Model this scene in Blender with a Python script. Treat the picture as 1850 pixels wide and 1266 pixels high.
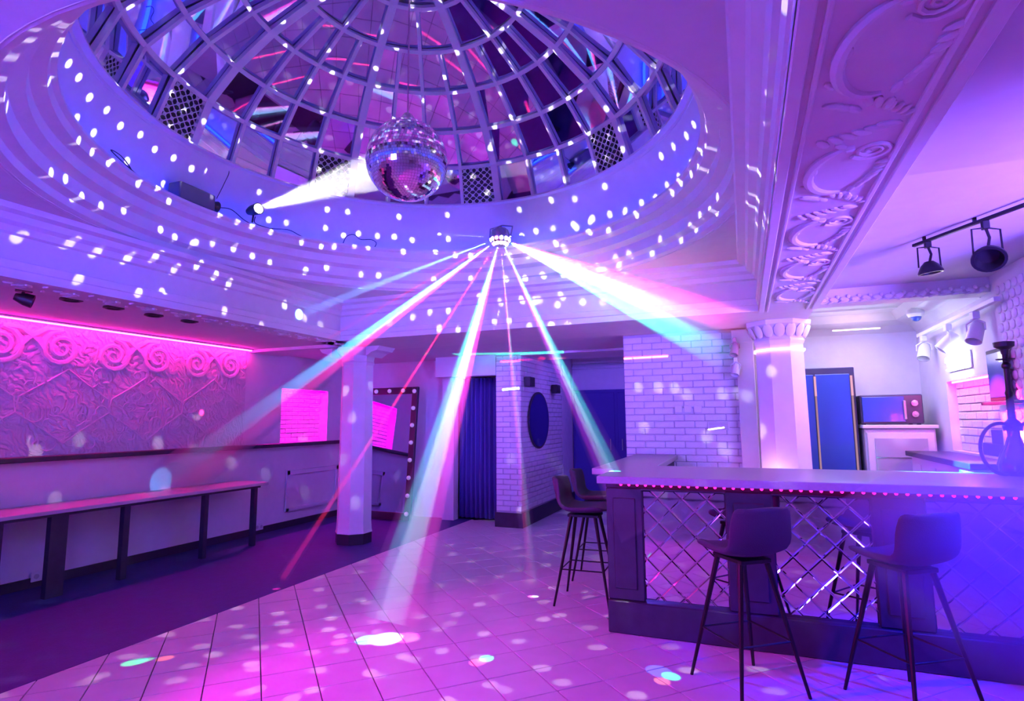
import bpy, bmesh, math, random
from mathutils import Vector, Matrix
random.seed(7)
PI = math.pi
R = math.radians
for o in list(bpy.data.objects):
    bpy.data.objects.remove(o)
S = bpy.context.scene
COL = S.collection

# ------------------------------------------------------------------ camera
F, CX, CY, H = 1042.0, 925.0, 633.0, 1.49
def basis(yaw, pitch, roll):
    y, p, r = R(yaw), R(pitch), R(roll)
    f = Vector((-math.sin(y)*math.cos(p), math.cos(y)*math.cos(p), math.sin(p)))
    rt = Vector((math.cos(y), math.sin(y), 0))
    up = rt.cross(f)
    return rt*math.cos(r)+up*math.sin(r), -rt*math.sin(r)+up*math.cos(r), f
CR, CU, CD = basis(21.8, 6.9, -0.44)
cam = bpy.data.cameras.new('camera')
cam.sensor_fit = 'HORIZONTAL'
cam.sensor_width = 36
cam.lens = 36*F/1850
cam.clip_start = 0.02
camo = bpy.data.objects.new('camera', cam)
COL.objects.link(camo)
m = Matrix((CR, CU, -CD)).transposed().to_4x4()
m.translation = Vector((0, 0, H))
camo.matrix_world = m
S.camera = camo
def ray(x, y):
    return (CD*F + CR*(x-CX) - CU*(y-CY)).normalized()
def onz(x, y, z=0.0):
    d = ray(x, y); return Vector((0, 0, H)) + d*((z-H)/d.z)
def onx(x, y, X):
    d = ray(x, y); return Vector((0, 0, H)) + d*(X/d.x)
def ony(x, y, Y):
    d = ray(x, y); return Vector((0, 0, H)) + d*(Y/d.y)

# ------------------------------------------------------------------ world, wash lights, exposure
S.view_settings.view_transform = 'Standard'
S.view_settings.look = 'None'
S.view_settings.gamma = 1.0
S.view_settings.use_curve_mapping = False
S.view_settings.exposure = -0.03
S.cycles.max_bounces = 7
S.cycles.diffuse_bounces = 3
S.cycles.glossy_bounces = 5
S.cycles.volume_bounces = 0
S.cycles.volume_max_steps = 24
w = bpy.data.worlds.new('world'); S.world = w
w.use_nodes = True
w.node_tree.nodes['Background'].inputs['Color'].default_value = (0.2, 0.05, 0.9, 1)
w.node_tree.nodes['Background'].inputs['Strength'].default_value = 0.05

def area(name, loc, target, size, col, power, size_y=None, spread=180):
    l = bpy.data.lights.new(name, 'AREA')
    l.color = col; l.energy = power; l.size = size
    if size_y:
        l.shape = 'RECTANGLE'; l.size_y = size_y
    l.spread = R(spread)
    o = bpy.data.objects.new(name, l); COL.objects.link(o)
    o.location = loc
    o.rotation_euler = (Vector(target)-Vector(loc)).to_track_quat('-Z', 'Y').to_euler()
    return o
def spot(name, loc, target, half, col, power, blend=0.4, rad=0.01):
    l = bpy.data.lights.new(name, 'SPOT')
    l.color = col; l.energy = power; l.spot_size = 2*R(half); l.spot_blend = blend
    l.shadow_soft_size = rad
    o = bpy.data.objects.new(name, l); COL.objects.link(o)
    o.location = loc
    o.rotation_euler = (Vector(target)-Vector(loc)).to_track_quat('-Z', 'Y').to_euler()
    return o
VIOLET = (0.105, 0.075, 1.0)
area('violet_wash_fill', (-2.6, -2.2, 2.2), (-2.3, 4.0, 3.4), 0.9, VIOLET, 190, spread=100)  # added fill behind the camera for the overall violet
area('violet_floor_fill', (-3.2, -0.6, 2.5), (-3.4, 5.0, 1.2), 0.7, (0.26, 0.06, 1.0), 8, spread=120)  # added violet fill behind the camera, aimed along the left aisle
area('purple_ceiling_fill', (2.7, 1.4, 1.7), (1.0, 4.1, 2.75), 0.5, (0.22, 0.10, 1.0), 125, spread=75)  # added fill out of view, brightens the right ceiling
spot('magenta_par_lamp', (-4.0, 1.25, 2.75), (-0.7, 3.3, 0), 32, (1.0, 0.0, 0.85), 680, 0.5, 0.05)
spot('blue_drum_fill', (-0.3, 1.3, 2.75), (-3.9, 2.2, 3.5), 26, (0.0, 0.03, 1.0), 420, 0.9, 0.1)  # added fill that deepens the blue on the left of the drum
BLUE_FILL = Vector((2.30, 2.95, 2.40))
spot('blue_bar_fill', BLUE_FILL, (.80, 3.9, .35), 17, (0.0, 0.01, 1.0), 6500, 0.8, 0.05)  # added light out of view, turns the right of the bar blue
area('bar_ceiling_lamp', (1.05, 6.4, 2.50), (1.05, 6.4, 0), 0.9, (0.50, 0.46, 1.0), 27, 1.2)
area('bar_uplight_fill', (.85, 7.05, 2.05), (1.1, 6.3, 2.6), .4, (.66, .62, 1.0), 5, .3)  # added fill aimed upward to lift the bar ceiling
area('back_aisle_lamp', (-3.4, 6.9, 2.36), (-3.4, 6.9, 0), 1.2, (0.28, 0.12, 1.0), 18, 0.5)
area('corridor_lamp', (-2.0, 9.0, 2.6), (-2.0, 9.0, 0), 0.8, (0.2, 0.09, 1.0), 16)

# ------------------------------------------------------------------ materials
def nodes_of(mat):
    mat.use_nodes = True
    return mat.node_tree.nodes, mat.node_tree.links, mat.node_tree.nodes['Principled BSDF']
def M(name, col, rough=0.6, metal=0.0, noise=0.06, nscale=9.0, bump=0.0, bscale=60.0, emit=None, estr=0.0, coat=0.0, alpha=1.0, trans=0.0, spec=0.5):
    mat = bpy.data.materials.new(name)
    n, l, b = nodes_of(mat)
    b.inputs['Roughness'].default_value = rough
    b.inputs['Metallic'].default_value = metal
    b.inputs['Coat Weight'].default_value = coat
    b.inputs['Transmission Weight'].default_value = trans
    b.inputs['Specular IOR Level'].default_value = spec
    b.inputs['Alpha'].default_value = alpha
    tc = n.new('ShaderNodeTexCoord')
    tx = n.new('ShaderNodeTexNoise'); tx.inputs['Scale'].default_value = nscale; tx.inputs['Detail'].default_value = 4
    l.new(tc.outputs['Object'], tx.inputs['Vector'])
    mix = n.new('ShaderNodeMix'); mix.data_type = 'RGBA'
    c = Vector(col)
    mix.inputs['A'].default_value = (*(c*(1-noise)), 1)
    mix.inputs['B'].default_value = (*[min(1, v) for v in c*(1+noise)], 1)
    l.new(tx.outputs['Fac'], mix.inputs['Factor'])
    l.new(mix.outputs['Result'], b.inputs['Base Color'])
    if bump:
        bt = n.new('ShaderNodeTexNoise'); bt.inputs['Scale'].default_value = bscale; bt.inputs['Detail'].default_value = 5
        l.new(tc.outputs['Object'], bt.inputs['Vector'])
        bp = n.new('ShaderNodeBump'); bp.inputs['Strength'].default_value = bump; bp.inputs['Distance'].default_value = 0.01
        l.new(bt.outputs['Fac'], bp.inputs['Height']); l.new(bp.outputs['Normal'], b.inputs['Normal'])
    if emit:
        b.inputs['Emission Color'].default_value = (*emit, 1)
        b.inputs['Emission Strength'].default_value = estr
    return mat
m_plaster = M('white_plaster', (0.78, 0.76, 0.78), 0.75, bump=0.15, bscale=30)
m_ceil = M('ceiling_paint', (0.74, 0.72, 0.76), 0.8, bump=0.1, bscale=25)
m_orn = M('plaster_ornament', (0.82, 0.80, 0.82), 0.6)
m_brick = M('white_painted_brick', (0.76, 0.74, 0.76), 0.7, bump=0.5, bscale=45, noise=0.1)
m_mortar = M('grey_mortar', (0.5, 0.48, 0.52), 0.9, bump=0.4)
m_tile = M('beige_floor_tile', (0.58, 0.52, 0.52), 0.32, noise=0.12, nscale=5)
m_grout = M('dark_grout', (0.10, 0.09, 0.10), 0.9)
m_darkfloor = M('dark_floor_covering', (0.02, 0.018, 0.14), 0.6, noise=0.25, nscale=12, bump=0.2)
m_darkwood = M('dark_stained_wood', (0.030, 0.022, 0.045), 0.45, noise=0.4, nscale=14)
m_table = M('pale_table_laminate', (0.55, 0.45, 0.5), 0.35)
m_counter = M('light_counter_top', (0.30, 0.28, 0.34), 0.3, noise=0.15, nscale=40)
m_mirror = M('mirror_glass', (0.62, 0.64, 0.90), 0.02, 1.0, noise=0.0)
m_mirror_tile = M('bevelled_mirror', (0.66, 0.62, 0.74), 0.03, 1.0, noise=0.0)
m_ballm = M('mirror_ball_chip', (0.86, 0.86, 0.9), 0.06, 1.0, noise=0.0)
m_black = M('black_metal', (0.012, 0.011, 0.014), 0.4, 0.4)
m_blackp = M('black_plastic', (0.018, 0.017, 0.02), 0.45)
m_applb = M('black_appliance_enamel', (0.05, 0.045, 0.09), 0.35)
m_velvet = M('dark_velvet', (0.05, 0.022, 0.07), 0.85, bump=0.3, bscale=180)
m_steel = M('brushed_steel', (0.6, 0.6, 0.62), 0.25, 1.0)
m_whitep = M('white_plastic', (0.75, 0.75, 0.77), 0.4)
m_curtain = M('dark_blue_curtain', (0.07, 0.05, 0.30), 0.8, bump=0.2, bscale=90)
m_fridge_dark = M('dark_glass_door', (0.04, 0.09, 0.42), 0.2, coat=0.6)
m_glass = M('fridge_glass', (0.40, 0.42, 0.52), 0.12, coat=0.5)
m_wallpaper_relief = M('white_relief_panel', (0.72, 0.66, 0.70), 0.65)
def M_emit(name, col, s):
    mat = bpy.data.materials.new(name); mat.use_nodes = True
    n = mat.node_tree.nodes; l = mat.node_tree.links
    for x in list(n): n.remove(x)
    o = n.new('ShaderNodeOutputMaterial'); e = n.new('ShaderNodeEmission')
    e.inputs['Color'].default_value = (*col, 1); e.inputs['Strength'].default_value = s
    l.new(e.outputs[0], o.inputs['Surface'])
    return mat
m_led_mag = M_emit('magenta_led', (1.0, 0.01, 0.36), 85)
m_led_magn = M_emit('magenta_niche_led', (1.0, 0.0, 0.72), 30)
m_led_red = M_emit('red_niche_led', (1.0, 0.01, 0.45), 110)
m_led_blue = M_emit('blue_cove_led', (0.01, 0.035, 1.0), 9.0)
m_led_bulb = M_emit('red_led_bulb', (1.0, 0.005, 0.25), 12.0)
m_led_white = M_emit('white_led', (0.9, 0.85, 1.0), 20)
m_led_warm = M_emit('warm_led', (1.0, 0.72, 0.55), 25)
m_neon = M_emit('neon_tube', (0.75, 0.95, 1.0), 34)
m_lens = M_emit('lamp_lens', (1.0, 0.95, 1.0), 30)
m_lens_red = M_emit('lamp_lens_red', (1.0, 0.1, 0.3), 20)
m_bulb = M('frosted_bulb', (0.75, 0.70, 0.8), 0.3, emit=(0.7, 0.5, 1.0), estr=0.25)

# relief wallpaper (fine damask relief below the modelled frieze)
def relief_mat():
    mat = bpy.data.materials.new('damask_relief'); n, l, b = nodes_of(mat)
    b.inputs['Base Color'].default_value = (0.70, 0.64, 0.69, 1); b.inputs['Roughness'].default_value = 0.65
    tc = n.new('ShaderNodeTexCoord')
    ns = n.new('ShaderNodeTexNoise'); ns.inputs['Scale'].default_value = 2.2; ns.inputs['Detail'].default_value = 2
    l.new(tc.outputs['Object'], ns.inputs['Vector'])
    add = n.new('ShaderNodeVectorMath'); add.operation = 'MULTIPLY_ADD'
    add.inputs[1].default_value = (0.35, 0.35, 0.35)
    l.new(ns.outputs['Color'], add.inputs[0]); l.new(tc.outputs['Object'], add.inputs[2])
    wv = n.new('ShaderNodeTexWave'); wv.wave_type = 'RINGS'; wv.rings_direction = 'SPHERICAL'
    wv.inputs['Scale'].default_value = 6.0; wv.inputs['Distortion'].default_value = 9; wv.inputs['Detail'].default_value = 3
    wv.inputs['Detail Scale'].default_value = 1.6
    l.new(add.outputs[0], wv.inputs['Vector'])
    bp = n.new('ShaderNodeBump'); bp.inputs['Strength'].default_value = 0.55; bp.inputs['Distance'].default_value = 0.02
    l.new(wv.outputs['Fac'], bp.inputs['Height']); l.new(bp.outputs['Normal'], b.inputs['Normal'])
    return mat
m_damask = relief_mat()
def haze_mat(name, dens, g=0.0):
    mat = bpy.data.materials.new(name); mat.use_nodes = True
    n = mat.node_tree.nodes; l = mat.node_tree.links
    for x in list(n): n.remove(x)
    o = n.new('ShaderNodeOutputMaterial'); v = n.new('ShaderNodeVolumeScatter')
    v.inputs['Color'].default_value = (1, 1, 1, 1); v.inputs['Density'].default_value = dens; v.inputs['Anisotropy'].default_value = g
    l.new(v.outputs[0], o.inputs['Volume'])
    return mat

# ------------------------------------------------------------------ mesh helpers
class MB:
    def __init__(s): s.v = []; s.f = []
    def add(s, vs, fs):
        k = len(s.v); s.v += [Vector(p) for p in vs]; s.f += [[i+k for i in f] for f in fs]; return s
    def box(s, x0, x1, y0, y1, z0, z1):
        return s.add([(x0,y0,z0),(x1,y0,z0),(x1,y1,z0),(x0,y1,z0),(x0,y0,z1),(x1,y0,z1),(x1,y1,z1),(x0,y1,z1)],
                     [(0,3,2,1),(4,5,6,7),(0,1,5,4),(1,2,6,5),(2,3,7,6),(3,0,4,7)])
    def boxm(s, mat, sx, sy, sz):
        vs = [mat @ Vector((x*sx/2, y*sy/2, z*sz/2)) for z in (-1,1) for x,y in ((-1,-1),(1,-1),(1,1),(-1,1))]
        return s.add(vs, [(0,3,2,1),(4,5,6,7),(0,1,5,4),(1,2,6,5),(2,3,7,6),(3,0,4,7)])
    def lathe(s, prof, c=(0,0,0), n=32, a0=0.0, a1=2*PI, axis=None):
        full = abs(a1-a0-2*PI) < 1e-6
        m = n if full else n+1
        rot = Vector((0,0,1)).rotation_difference(Vector(axis).normalized()).to_matrix() if axis else Matrix.Identity(3)
        vs = []
        for i in range(m):
            a = a0+(a1-a0)*i/n
            for r, z in prof:
                vs.append(rot @ Vector((r*math.cos(a), r*math.sin(a), z)) + Vector(c))
        k = len(prof); fs = []
        for i in range(n):
            j = (i+1) % m
            for q in range(k-1):
                fs.append((i*k+q, j*k+q, j*k+q+1, i*k+q+1))
        return s.add(vs, fs)
    def tube(s, pts, r, n=8, cap=True):
        pts = [Vector(p) for p in pts]; rs = r if isinstance(r, (list, tuple)) else [r]*len(pts)
        t0 = (pts[1]-pts[0]).normalized()
        u = t0.orthogonal().normalized(); vs = []
        for i, p in enumerate(pts):
            t = (pts[min(i+1, len(pts)-1)]-pts[max(i-1, 0)]).normalized()
            u = (u - t*u.dot(t)).normalized(); w_ = t.cross(u)
            for k in range(n):
                a = 2*PI*k/n; vs.append(p+(u*math.cos(a)+w_*math.sin(a))*rs[i])
        fs = []
        for i in range(len(pts)-1):
            for k in range(n):
                fs.append((i*n+k, i*n+(k+1)%n, (i+1)*n+(k+1)%n, (i+1)*n+k))
        if cap:
            fs.append(tuple(range(n))[::-1]); fs.append(tuple((len(pts)-1)*n+k for k in range(n)))
        return s.add(vs, fs)
    def ell(s, c, rx, ry, rz, n=10, k=6, rot=None):
        rot = rot or Matrix.Identity(3); vs = []; fs = []
        for i in range(k+1):
            e = -PI/2+PI*i/k
            for j in range(n):
                a = 2*PI*j/n
                vs.append(Vector(c)+rot @ Vector((rx*math.cos(e)*math.cos(a), ry*math.cos(e)*math.sin(a), rz*math.sin(e))))
        for i in range(k):
            for j in range(n):
                fs.append((i*n+j, i*n+(j+1)%n, (i+1)*n+(j+1)%n, (i+1)*n+j))
        return s.add(vs, fs)
    def prism(s, poly, d, off):
        """poly: list of 3d points, extruded by vector d"""
        n = len(poly); d = Vector(d)
        vs = [Vector(p)+Vector(off) for p in poly] + [Vector(p)+Vector(off)+d for p in poly]
        fs = [tuple(range(n))[::-1], tuple(n+i for i in range(n))]+[(i, (i+1)%n, n+(i+1)%n, n+i) for i in range(n)]
        return s.add(vs, fs)
    def build(s, name, mat, parent=None, local=False, smooth=False, bevel=0.0, origin=None, fixn=True):
        if parent is None:
            if origin is None:
                lo = [min(p[i] for p in s.v) for i in range(3)]; hi = [max(p[i] for p in s.v) for i in range(3)]
                origin = Vector(((lo[0]+hi[0])/2, (lo[1]+hi[1])/2, lo[2]))
            base = Vector(origin)
        else:
            base = Vector((0,0,0)) if local else wloc(parent)
        me = bpy.data.meshes.new(name)
        me.from_pydata([p-base for p in s.v], [], s.f)
        bm = bmesh.new(); bm.from_mesh(me)
        if smooth or fixn:
            bmesh.ops.remove_doubles(bm, verts=bm.verts, dist=1e-5)
        if bevel:
            es = [e for e in bm.edges if len(e.link_faces) == 2 and e.calc_face_angle(0) > 0.6]
            bmesh.ops.bevel(bm, geom=es, offset=bevel, segments=1, affect='EDGES', profile=0.5)
        if fixn: bmesh.ops.recalc_face_normals(bm, faces=bm.faces)
        bm.to_mesh(me); bm.free()
        for p in me.polygons: p.use_smooth = smooth
        if smooth:
            me.set_sharp_from_angle(angle=R(32))
        if mat: me.materials.append(mat)
        o = bpy.data.objects.new(name, me); COL.objects.link(o)
        if parent is None: o.location = base
        else: o.parent = parent
        return o
def wloc(o):
    v = Vector(o.location)
    while o.parent:
        o = o.parent; v = v+Vector(o.location)
    return v
def tag(o, label, cat=None, group=None, kind=None):
    o['label'] = label
    if cat: o['category'] = cat
    if group: o['group'] = group
    if kind: o['kind'] = kind
    return o
def struct(o, label, cat=None):
    o['kind'] = 'structure'; o['label'] = label
    o['category'] = cat or o.name.split('_')[0].split('.')[0]
    return o
def thing(name, loc, label, cat, group=None, rz=0.0):
    e = bpy.data.objects.new(name, None); COL.objects.link(e)
    e.location = loc; e.rotation_euler = (0, 0, rz); e.empty_display_size = 0.1
    return tag(e, label, cat, group)
def copy_tree(o, parent=None):
    c = o.copy(); COL.objects.link(c); c.parent = parent
    for ch in list(o.children): copy_tree(ch, c)
    return c
def inst(name, me, parent, loc, rot=(0,0,0), scale=(1,1,1)):
    o = bpy.data.objects.new(name, me); COL.objects.link(o); o.parent = parent
    o.location = Vector(loc)-wloc(parent); o.rotation_euler = rot; o.scale = scale
    return o
def mesh_only(mb, name, mat, bevel=0.0, smooth=False):
    o = mb.build(name, mat, origin=(0,0,0), bevel=bevel, smooth=smooth); me = o.data
    bpy.data.objects.remove(o); return me

# ------------------------------------------------------------------ key dimensions
DC = Vector((-2.08, 3.30, 0))           # dome axis
XL = -6.15                              # left wall
SOF = 2.42                              # beam soffit
CEI = 2.86                              # ceiling round the dome
BXL0, BXL1 = -4.64, -4.32               # left beam
BXR0, BXR1 = 0.17, 0.60                 # right beam
BY0, BY1 = 5.42, 6.35                   # back beam

# ------------------------------------------------------------------ floor
fl = struct(MB().box(-7, 3.4, -3.0, 10.6, -0.12, -0.012).build('floor', m_grout), 'floor of pale diagonal tiles with dark grout in the middle of the room')
# dark floor strip along the left wall
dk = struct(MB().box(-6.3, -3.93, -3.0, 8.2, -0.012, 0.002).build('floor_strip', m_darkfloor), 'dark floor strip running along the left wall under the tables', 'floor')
T = 0.30
ca = math.cos(R(45.8)); sa = math.sin(R(45.8))
tm = mesh_only(MB().box(-T/2+.003, T/2-.003, -T/2+.003, T/2-.003, -0.012, 0.0), 'tile', m_tile, bevel=0.002)
cells = []
for i in range(-45, 46):
    for j in range(-45, 46):
        u, v = (i+.5)*T+0.05, (j+.5)*T+0.02
        x, y = ca*u-sa*v, sa*u+ca*v+3.0
        if x < -3.73 or x > 3.2 or y < -2.8 or y > 10.3: continue
        if x > -0.9 and y > 4.45: continue
        if x > -1.26 and y > 6.6: continue
        if y > 7.85 and x < -3.12 and not (x < -3.4 and y < 8.15): continue
        d = Vector((x, y, -H)); zc = d.dot(CD)
        vis = zc > 0.3 and abs(F*d.dot(CR)/zc) < 990 and abs(F*d.dot(CU)/zc) < 700
        cells.append((0 if vis else 1, d.length, x, y))
cells.sort()
rest = MB()
for k, (nv, d, x, y) in enumerate(cells):
    if k < 300:
        inst('tile', tm, fl, (x, y, random.uniform(-.0006, .0006)), (0, 0, R(45.8)))
    else:
        mt = Matrix.Translation((x, y, -0.006)) @ Matrix.Rotation(R(45.8), 4, 'Z')
        rest.boxm(mt, T-.006, T-.006, 0.012)
# edge pieces along the dark strip: cut tiles joined in one part
ro = rest.build('distant_tile', m_tile, fl); ro['kind'] = 'stuff'
edge = MB()
for i in range(-45, 46):
    for j in range(-45, 46):
        u, v = (i+.5)*T+0.05, (j+.5)*T+0.02
        x, y = ca*u-sa*v, sa*u+ca*v+3.0
        if -4.15 < x < -3.73 and -2.8 < y < 8.1:
            pts = []
            for du, dv in ((-1,-1),(1,-1),(1,1),(-1,1)):
                a, b = u+du*(T/2-.003), v+dv*(T/2-.003)
                pts.append((ca*a-sa*b, sa*a+ca*b+3.0))
            out = []
            for q in range(4):
                p0, p1 = pts[q], pts[(q+1)%4]
                i0, i1 = p0[0] > -3.93, p1[0] > -3.93
                if i0: out.append(p0)
                if i0 != i1:
                    t = (-3.93-p0[0])/(p1[0]-p0[0]); out.append((-3.93, p0[1]+t*(p1[1]-p0[1])))
            if len(out) >= 3:
                edge.prism([(a, b, -0.012) for a, b in out], (0, 0, 0.012), (0, 0, 0))
eo = edge.build('cut_tile', m_tile, fl); eo['kind'] = 'stuff'

# ------------------------------------------------------------------ walls
wl = struct(MB().box(XL-0.25, XL, -3.0, 5.84, 0, SOF+0.5).build('wall_left', m_plaster), 'left wall with raised damask relief lit magenta from above')
rel = MB().box(XL, XL+0.012, -3.0, 5.80, 1.16, 2.44).build('relief_panel', m_damask, wl)
# modelled frieze of scrolls near the LED
def spiral(c, r0, turns, s, w0, plane='x', n=26, start=0.0):
    pts = []; rs = []
    for i in range(n+1):
        t = i/n; a = start+s*turns*2*PI*t; r = r0*(1-t*0.86)
        pts.append(Vector((c[0], c[1]+r*math.cos(a), c[2]+r*math.sin(a)))); rs.append(w0*(1-0.55*t))
    return pts, rs
sc = []
for hand in (1, -1):
    b = MB()
    p, r_ = spiral((0, 0, 0), 0.15, 2.1, hand, 0.026, start=PI/2)
    b.tube(p, r_, 6)
    # stem sweeping up and over to the next scroll, plus leaves
    b.tube([(0, hand*(-0.0), 0.15), (0, -hand*0.12, 0.145), (0, -hand*0.24, 0.06), (0, -hand*0.34, -0.08)], [0.026, 0.03, 0.028, 0.016], 6)
    for q in range(9):
        a = q*0.7; rr = 0.20+0.03*(q % 2)
        b.ell((0, rr*math.cos(a), rr*math.sin(a)), 0.012, 0.04, 0.018, 6, 4, Matrix.Rotation(a+0.6, 3, 'X'))
    sc.append(mesh_only(b, 'scroll_relief', m_wallpaper_relief, smooth=True))
for k in range(16):
    inst('scroll_relief', sc[k % 2], wl, (XL+0.014, 5.54-0.50*k, 2.215-0.02*(k % 2)), (0, 0, 0), (.8, 1.2, 1.2))
b = MB()
for k in range(420):
    y = random.uniform(-2, 5.7); z = random.choice([random.uniform(2.36, 2.43), random.uniform(1.88, 2.40), random.uniform(1.3, 1.95)])
    b.ell((XL+0.014, y, z), 0.010, random.uniform(.02, .05), random.uniform(.008, .016), 6, 4, Matrix.Rotation(random.uniform(0, 3), 3, 'X'))
for k in range(10):       # arabesque lozenge stems lower down
    y = 5.3-0.84*k
    for s in (-1, 1):
        b.tube([(XL+0.012, y, 2.02), (XL+0.012, y+s*0.16, 1.90), (XL+0.012, y+s*0.40, 1.74), (XL+0.012, y+s*0.42, 1.60), (XL+0.012, y+s*0.18, 1.44), (XL+0.012, y, 1.30)], 0.009, 5)
for k in range(150):      # small vine curls over the whole panel
    p_, r_ = spiral((XL+.012, random.uniform(-1.5, 5.65), random.uniform(1.26, 2.02)), random.uniform(.05, .11), random.uniform(1.0, 1.8), random.choice((1, -1)), .008, n=14, start=random.uniform(0, 6))
    b.tube(p_, r_, 5)
lf = b.build('leaf_relief', m_wallpaper_relief, wl, smooth=True); lf['kind'] = 'stuff'
# further part of the left wall with the brick niche
NY0, NY1, NZ0, NZ1 = 6.47, 7.46, 1.20, 1.97
XN = XL
b = MB().box(XN-0.25, XN, 5.84, NY0, 0, SOF+0.3).box(XN-0.25, XN, NY1, 8.2, 0, SOF+0.3).box(XN-0.25, XN, NY0, NY1, 0, NZ0-0.0).box(XN-0.25, XN, NY0, NY1, NZ1, SOF+0.3)
wl2 = struct(b.build('wall_left_back', m_plaster), 'plain left wall beyond the relief with a glowing magenta brick niche', 'wall')
MB().box(XN-0.25, XN-0.16, NY0, NY1, NZ0, NZ1).build('niche_back', m_mortar, wl2)
def brick_mesh(L, W, Hh, bev=0.006, name='brick', mat=m_brick):
    return mesh_only(MB().box(-L/2, L/2, -W/2, W/2, -Hh/2, Hh/2), name, mat, bevel=bev)
def brick_panel(parent, axis, plane, a0, a1, z0, z1, L, Hc, dep=0.012, out=1, j=0.008, amax=300):
    """courses of single bricks on a wall plane; axis 'x': wall runs in x at y=plane"""
    meshes = {}
    nrow = int(round((z1-z0)/Hc)); n = 0
    for r_ in range(nrow):
        z = z0+(r_+.5)*Hc
        a = a0-(L/2 if r_ % 2 else 0)
        while a < a1-0.01:
            s0, s1 = max(a, a0), min(a+L, a1)
            a += L
            ln = round(s1-s0-j, 3)
            if ln < 0.02 or n >= amax: continue
            if ln not in meshes: meshes[ln] = brick_mesh(ln, dep*2, Hc-j, min(.006, ln*.2))
            c = (s0+s1)/2; dd = out*random.uniform(-.003, .003)
            if axis == 'x': loc = (c, plane+dd, z); rot = (0, random.uniform(-.006, .006), 0)
            else: loc = (plane+dd, c, z); rot = (0, 0, PI/2)
            inst('brick', meshes[ln], parent, loc, rot); n += 1
brick_panel(wl2, 'y', XN-0.155, NY0, NY1, NZ0, NZ1, 0.25, 0.064, 0.012)
led_n = tag(MB().box(XN-0.045, XN-0.03, NY0+.03, NY1-.03, NZ1-0.022, NZ1-0.004).build('niche_light_strip', m_led_magn), 'magenta LED strip hidden at the top of the brick niche', 'light strip')
area('niche_fill', (XN-.035, (NY0+NY1)/2, NZ1-.03), (XN-.16, (NY0+NY1)/2, NZ0+.25), .012, (1.0, 0.0, .75), 26, .9, spread=150).rotation_euler = (Vector((-.32, 0, -1))).to_track_quat('-Z', 'X').to_euler()  # added fill beside the strip, saturates the magenta on the bricks
# white panel moulding on that wall
b = MB()
y0, y1, z0, z1 = 6.60, 7.75, 0.22, 0.80
b.box(XN, XN+.03, y0, y1, z1-.07, z1).box(XN, XN+.03, y0, y0+.07, z0, z1).box(XN, XN+.03, y1-.07, y1, z0, z1).box(XN, XN+.03, y0, y1, z0, z0+.05)
b.build('panel_moulding', m_whitep, wl2, bevel=.006)
# ledge along the left wall
lg = tag(MB().box(XL+0.001, XL+0.13, -3.0, 7.98, 1.145, 1.195).build('wall_ledge', m_darkwood, bevel=.006), 'long dark wooden ledge fixed along the left wall above the tables', 'ledge')
# skirting dark
struct(MB().box(XL+.001, XL+.02, -3.0, 8.0, 0.002, 0.09).build('baseboard_left', m_darkwood), 'dark skirting board at the foot of the left wall', 'baseboard')
# LED strip along the top of left wall
led = thing('wall_light_strip', (XL+.05, 1.5, 2.425), 'magenta LED strip running along the top of the relief wall', 'light strip')
MB().box(XL+.06, XL+.11, -3.0, 5.82, 2.442, 2.459).build('strip_channel', m_whitep, led)
MB().box(XL+.068, XL+.10, -3.0, 5.80, 2.430, 2.442).build('strip_diode', m_led_mag, led)

wb = struct(MB().box(XL, -4.15, 8.1, 8.3, 0, SOF+.3).build('wall_back', m_plaster), 'plain white back wall behind the bulb mirror')
MB().box(-4.35, -4.15, 7.95, 8.75, 0, SOF+.3).build('door_jamb', m_plaster, wb)
# header over curtain + corridor
struct(MB().box(-4.35, -1.26, 7.7, 7.9, 2.16, 3.0).build('wall_header', m_plaster) if False else MB().box(-4.35, -3.35, 7.72, 7.92, 2.15, 3.0).build('wall_header', m_plaster), 'white lintel wall above the curtained doorway', 'wall')
struct(MB().box(-3.35, -1.26, 7.72, 7.92, SOF, 3.0).build('wall_lintel', m_plaster), 'white lintel above the corridor opening', 'wall')
struct(MB().box(-4.35, -3.35, 8.75, 8.85, 0, 2.6).build('wall_recess', m_plaster), 'wall at the back of the curtained doorway', 'wall')
# pillar + corridor wall with bricks
wp = struct(MB().box(-3.34, -2.962, 7.712, 10.4, 0, 2.9).build('wall_pillar', m_mortar), 'white painted brick wall with oval mirror, its end facing the room', 'wall')
brick_panel(wp, 'x', 7.712, -3.34, -2.952, 0.22, 2.42, 0.22, 0.0733, 0.012)
brick_panel(wp, 'y', -2.962, 7.70, 9.70, 0.22, 2.42, 0.22, 0.0733, 0.012, amax=295)
MB().box(-2.962, -2.950, 9.70, 10.4, 0.2, 2.8).build('plain_panel', m_brick, wp)
MB().box(-3.36, -2.930, 7.69, 10.4, 0.0, 0.20).build('skirting', m_darkwood, wp, bevel=.005)
wc = struct(MB().box(-2.96, -1.26, 10.4, 10.5, 0, 3.0).build('wall_corridor', m_plaster), 'white wall at the far end of the corridor', 'wall')
d1 = MB().box(-2.94, -1.30, 10.34, 10.40, 0, 2.03).build('door_1', m_curtain, bevel=.004); struct(d1, 'wide dark blue door at the end of the corridor', 'door')
for q in range(2):
    x0 = -2.90+q*0.79
    MB().box(x0, x0+.74, 10.325, 10.34, 0.06, 1.98).build('door_leaf', m_curtain, d1, bevel=.01)
    MB().tube([(x0+(.66 if q == 0 else .08), 10.30, .95), (x0+(.66 if q == 0 else .08), 10.30, 1.15)], .012).build('handle', m_steel, d1)
MB().box(-2.94, -1.28, 10.33, 10.40, 2.42, 2.47).build('picture_rail', m_plaster, wc)
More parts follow.
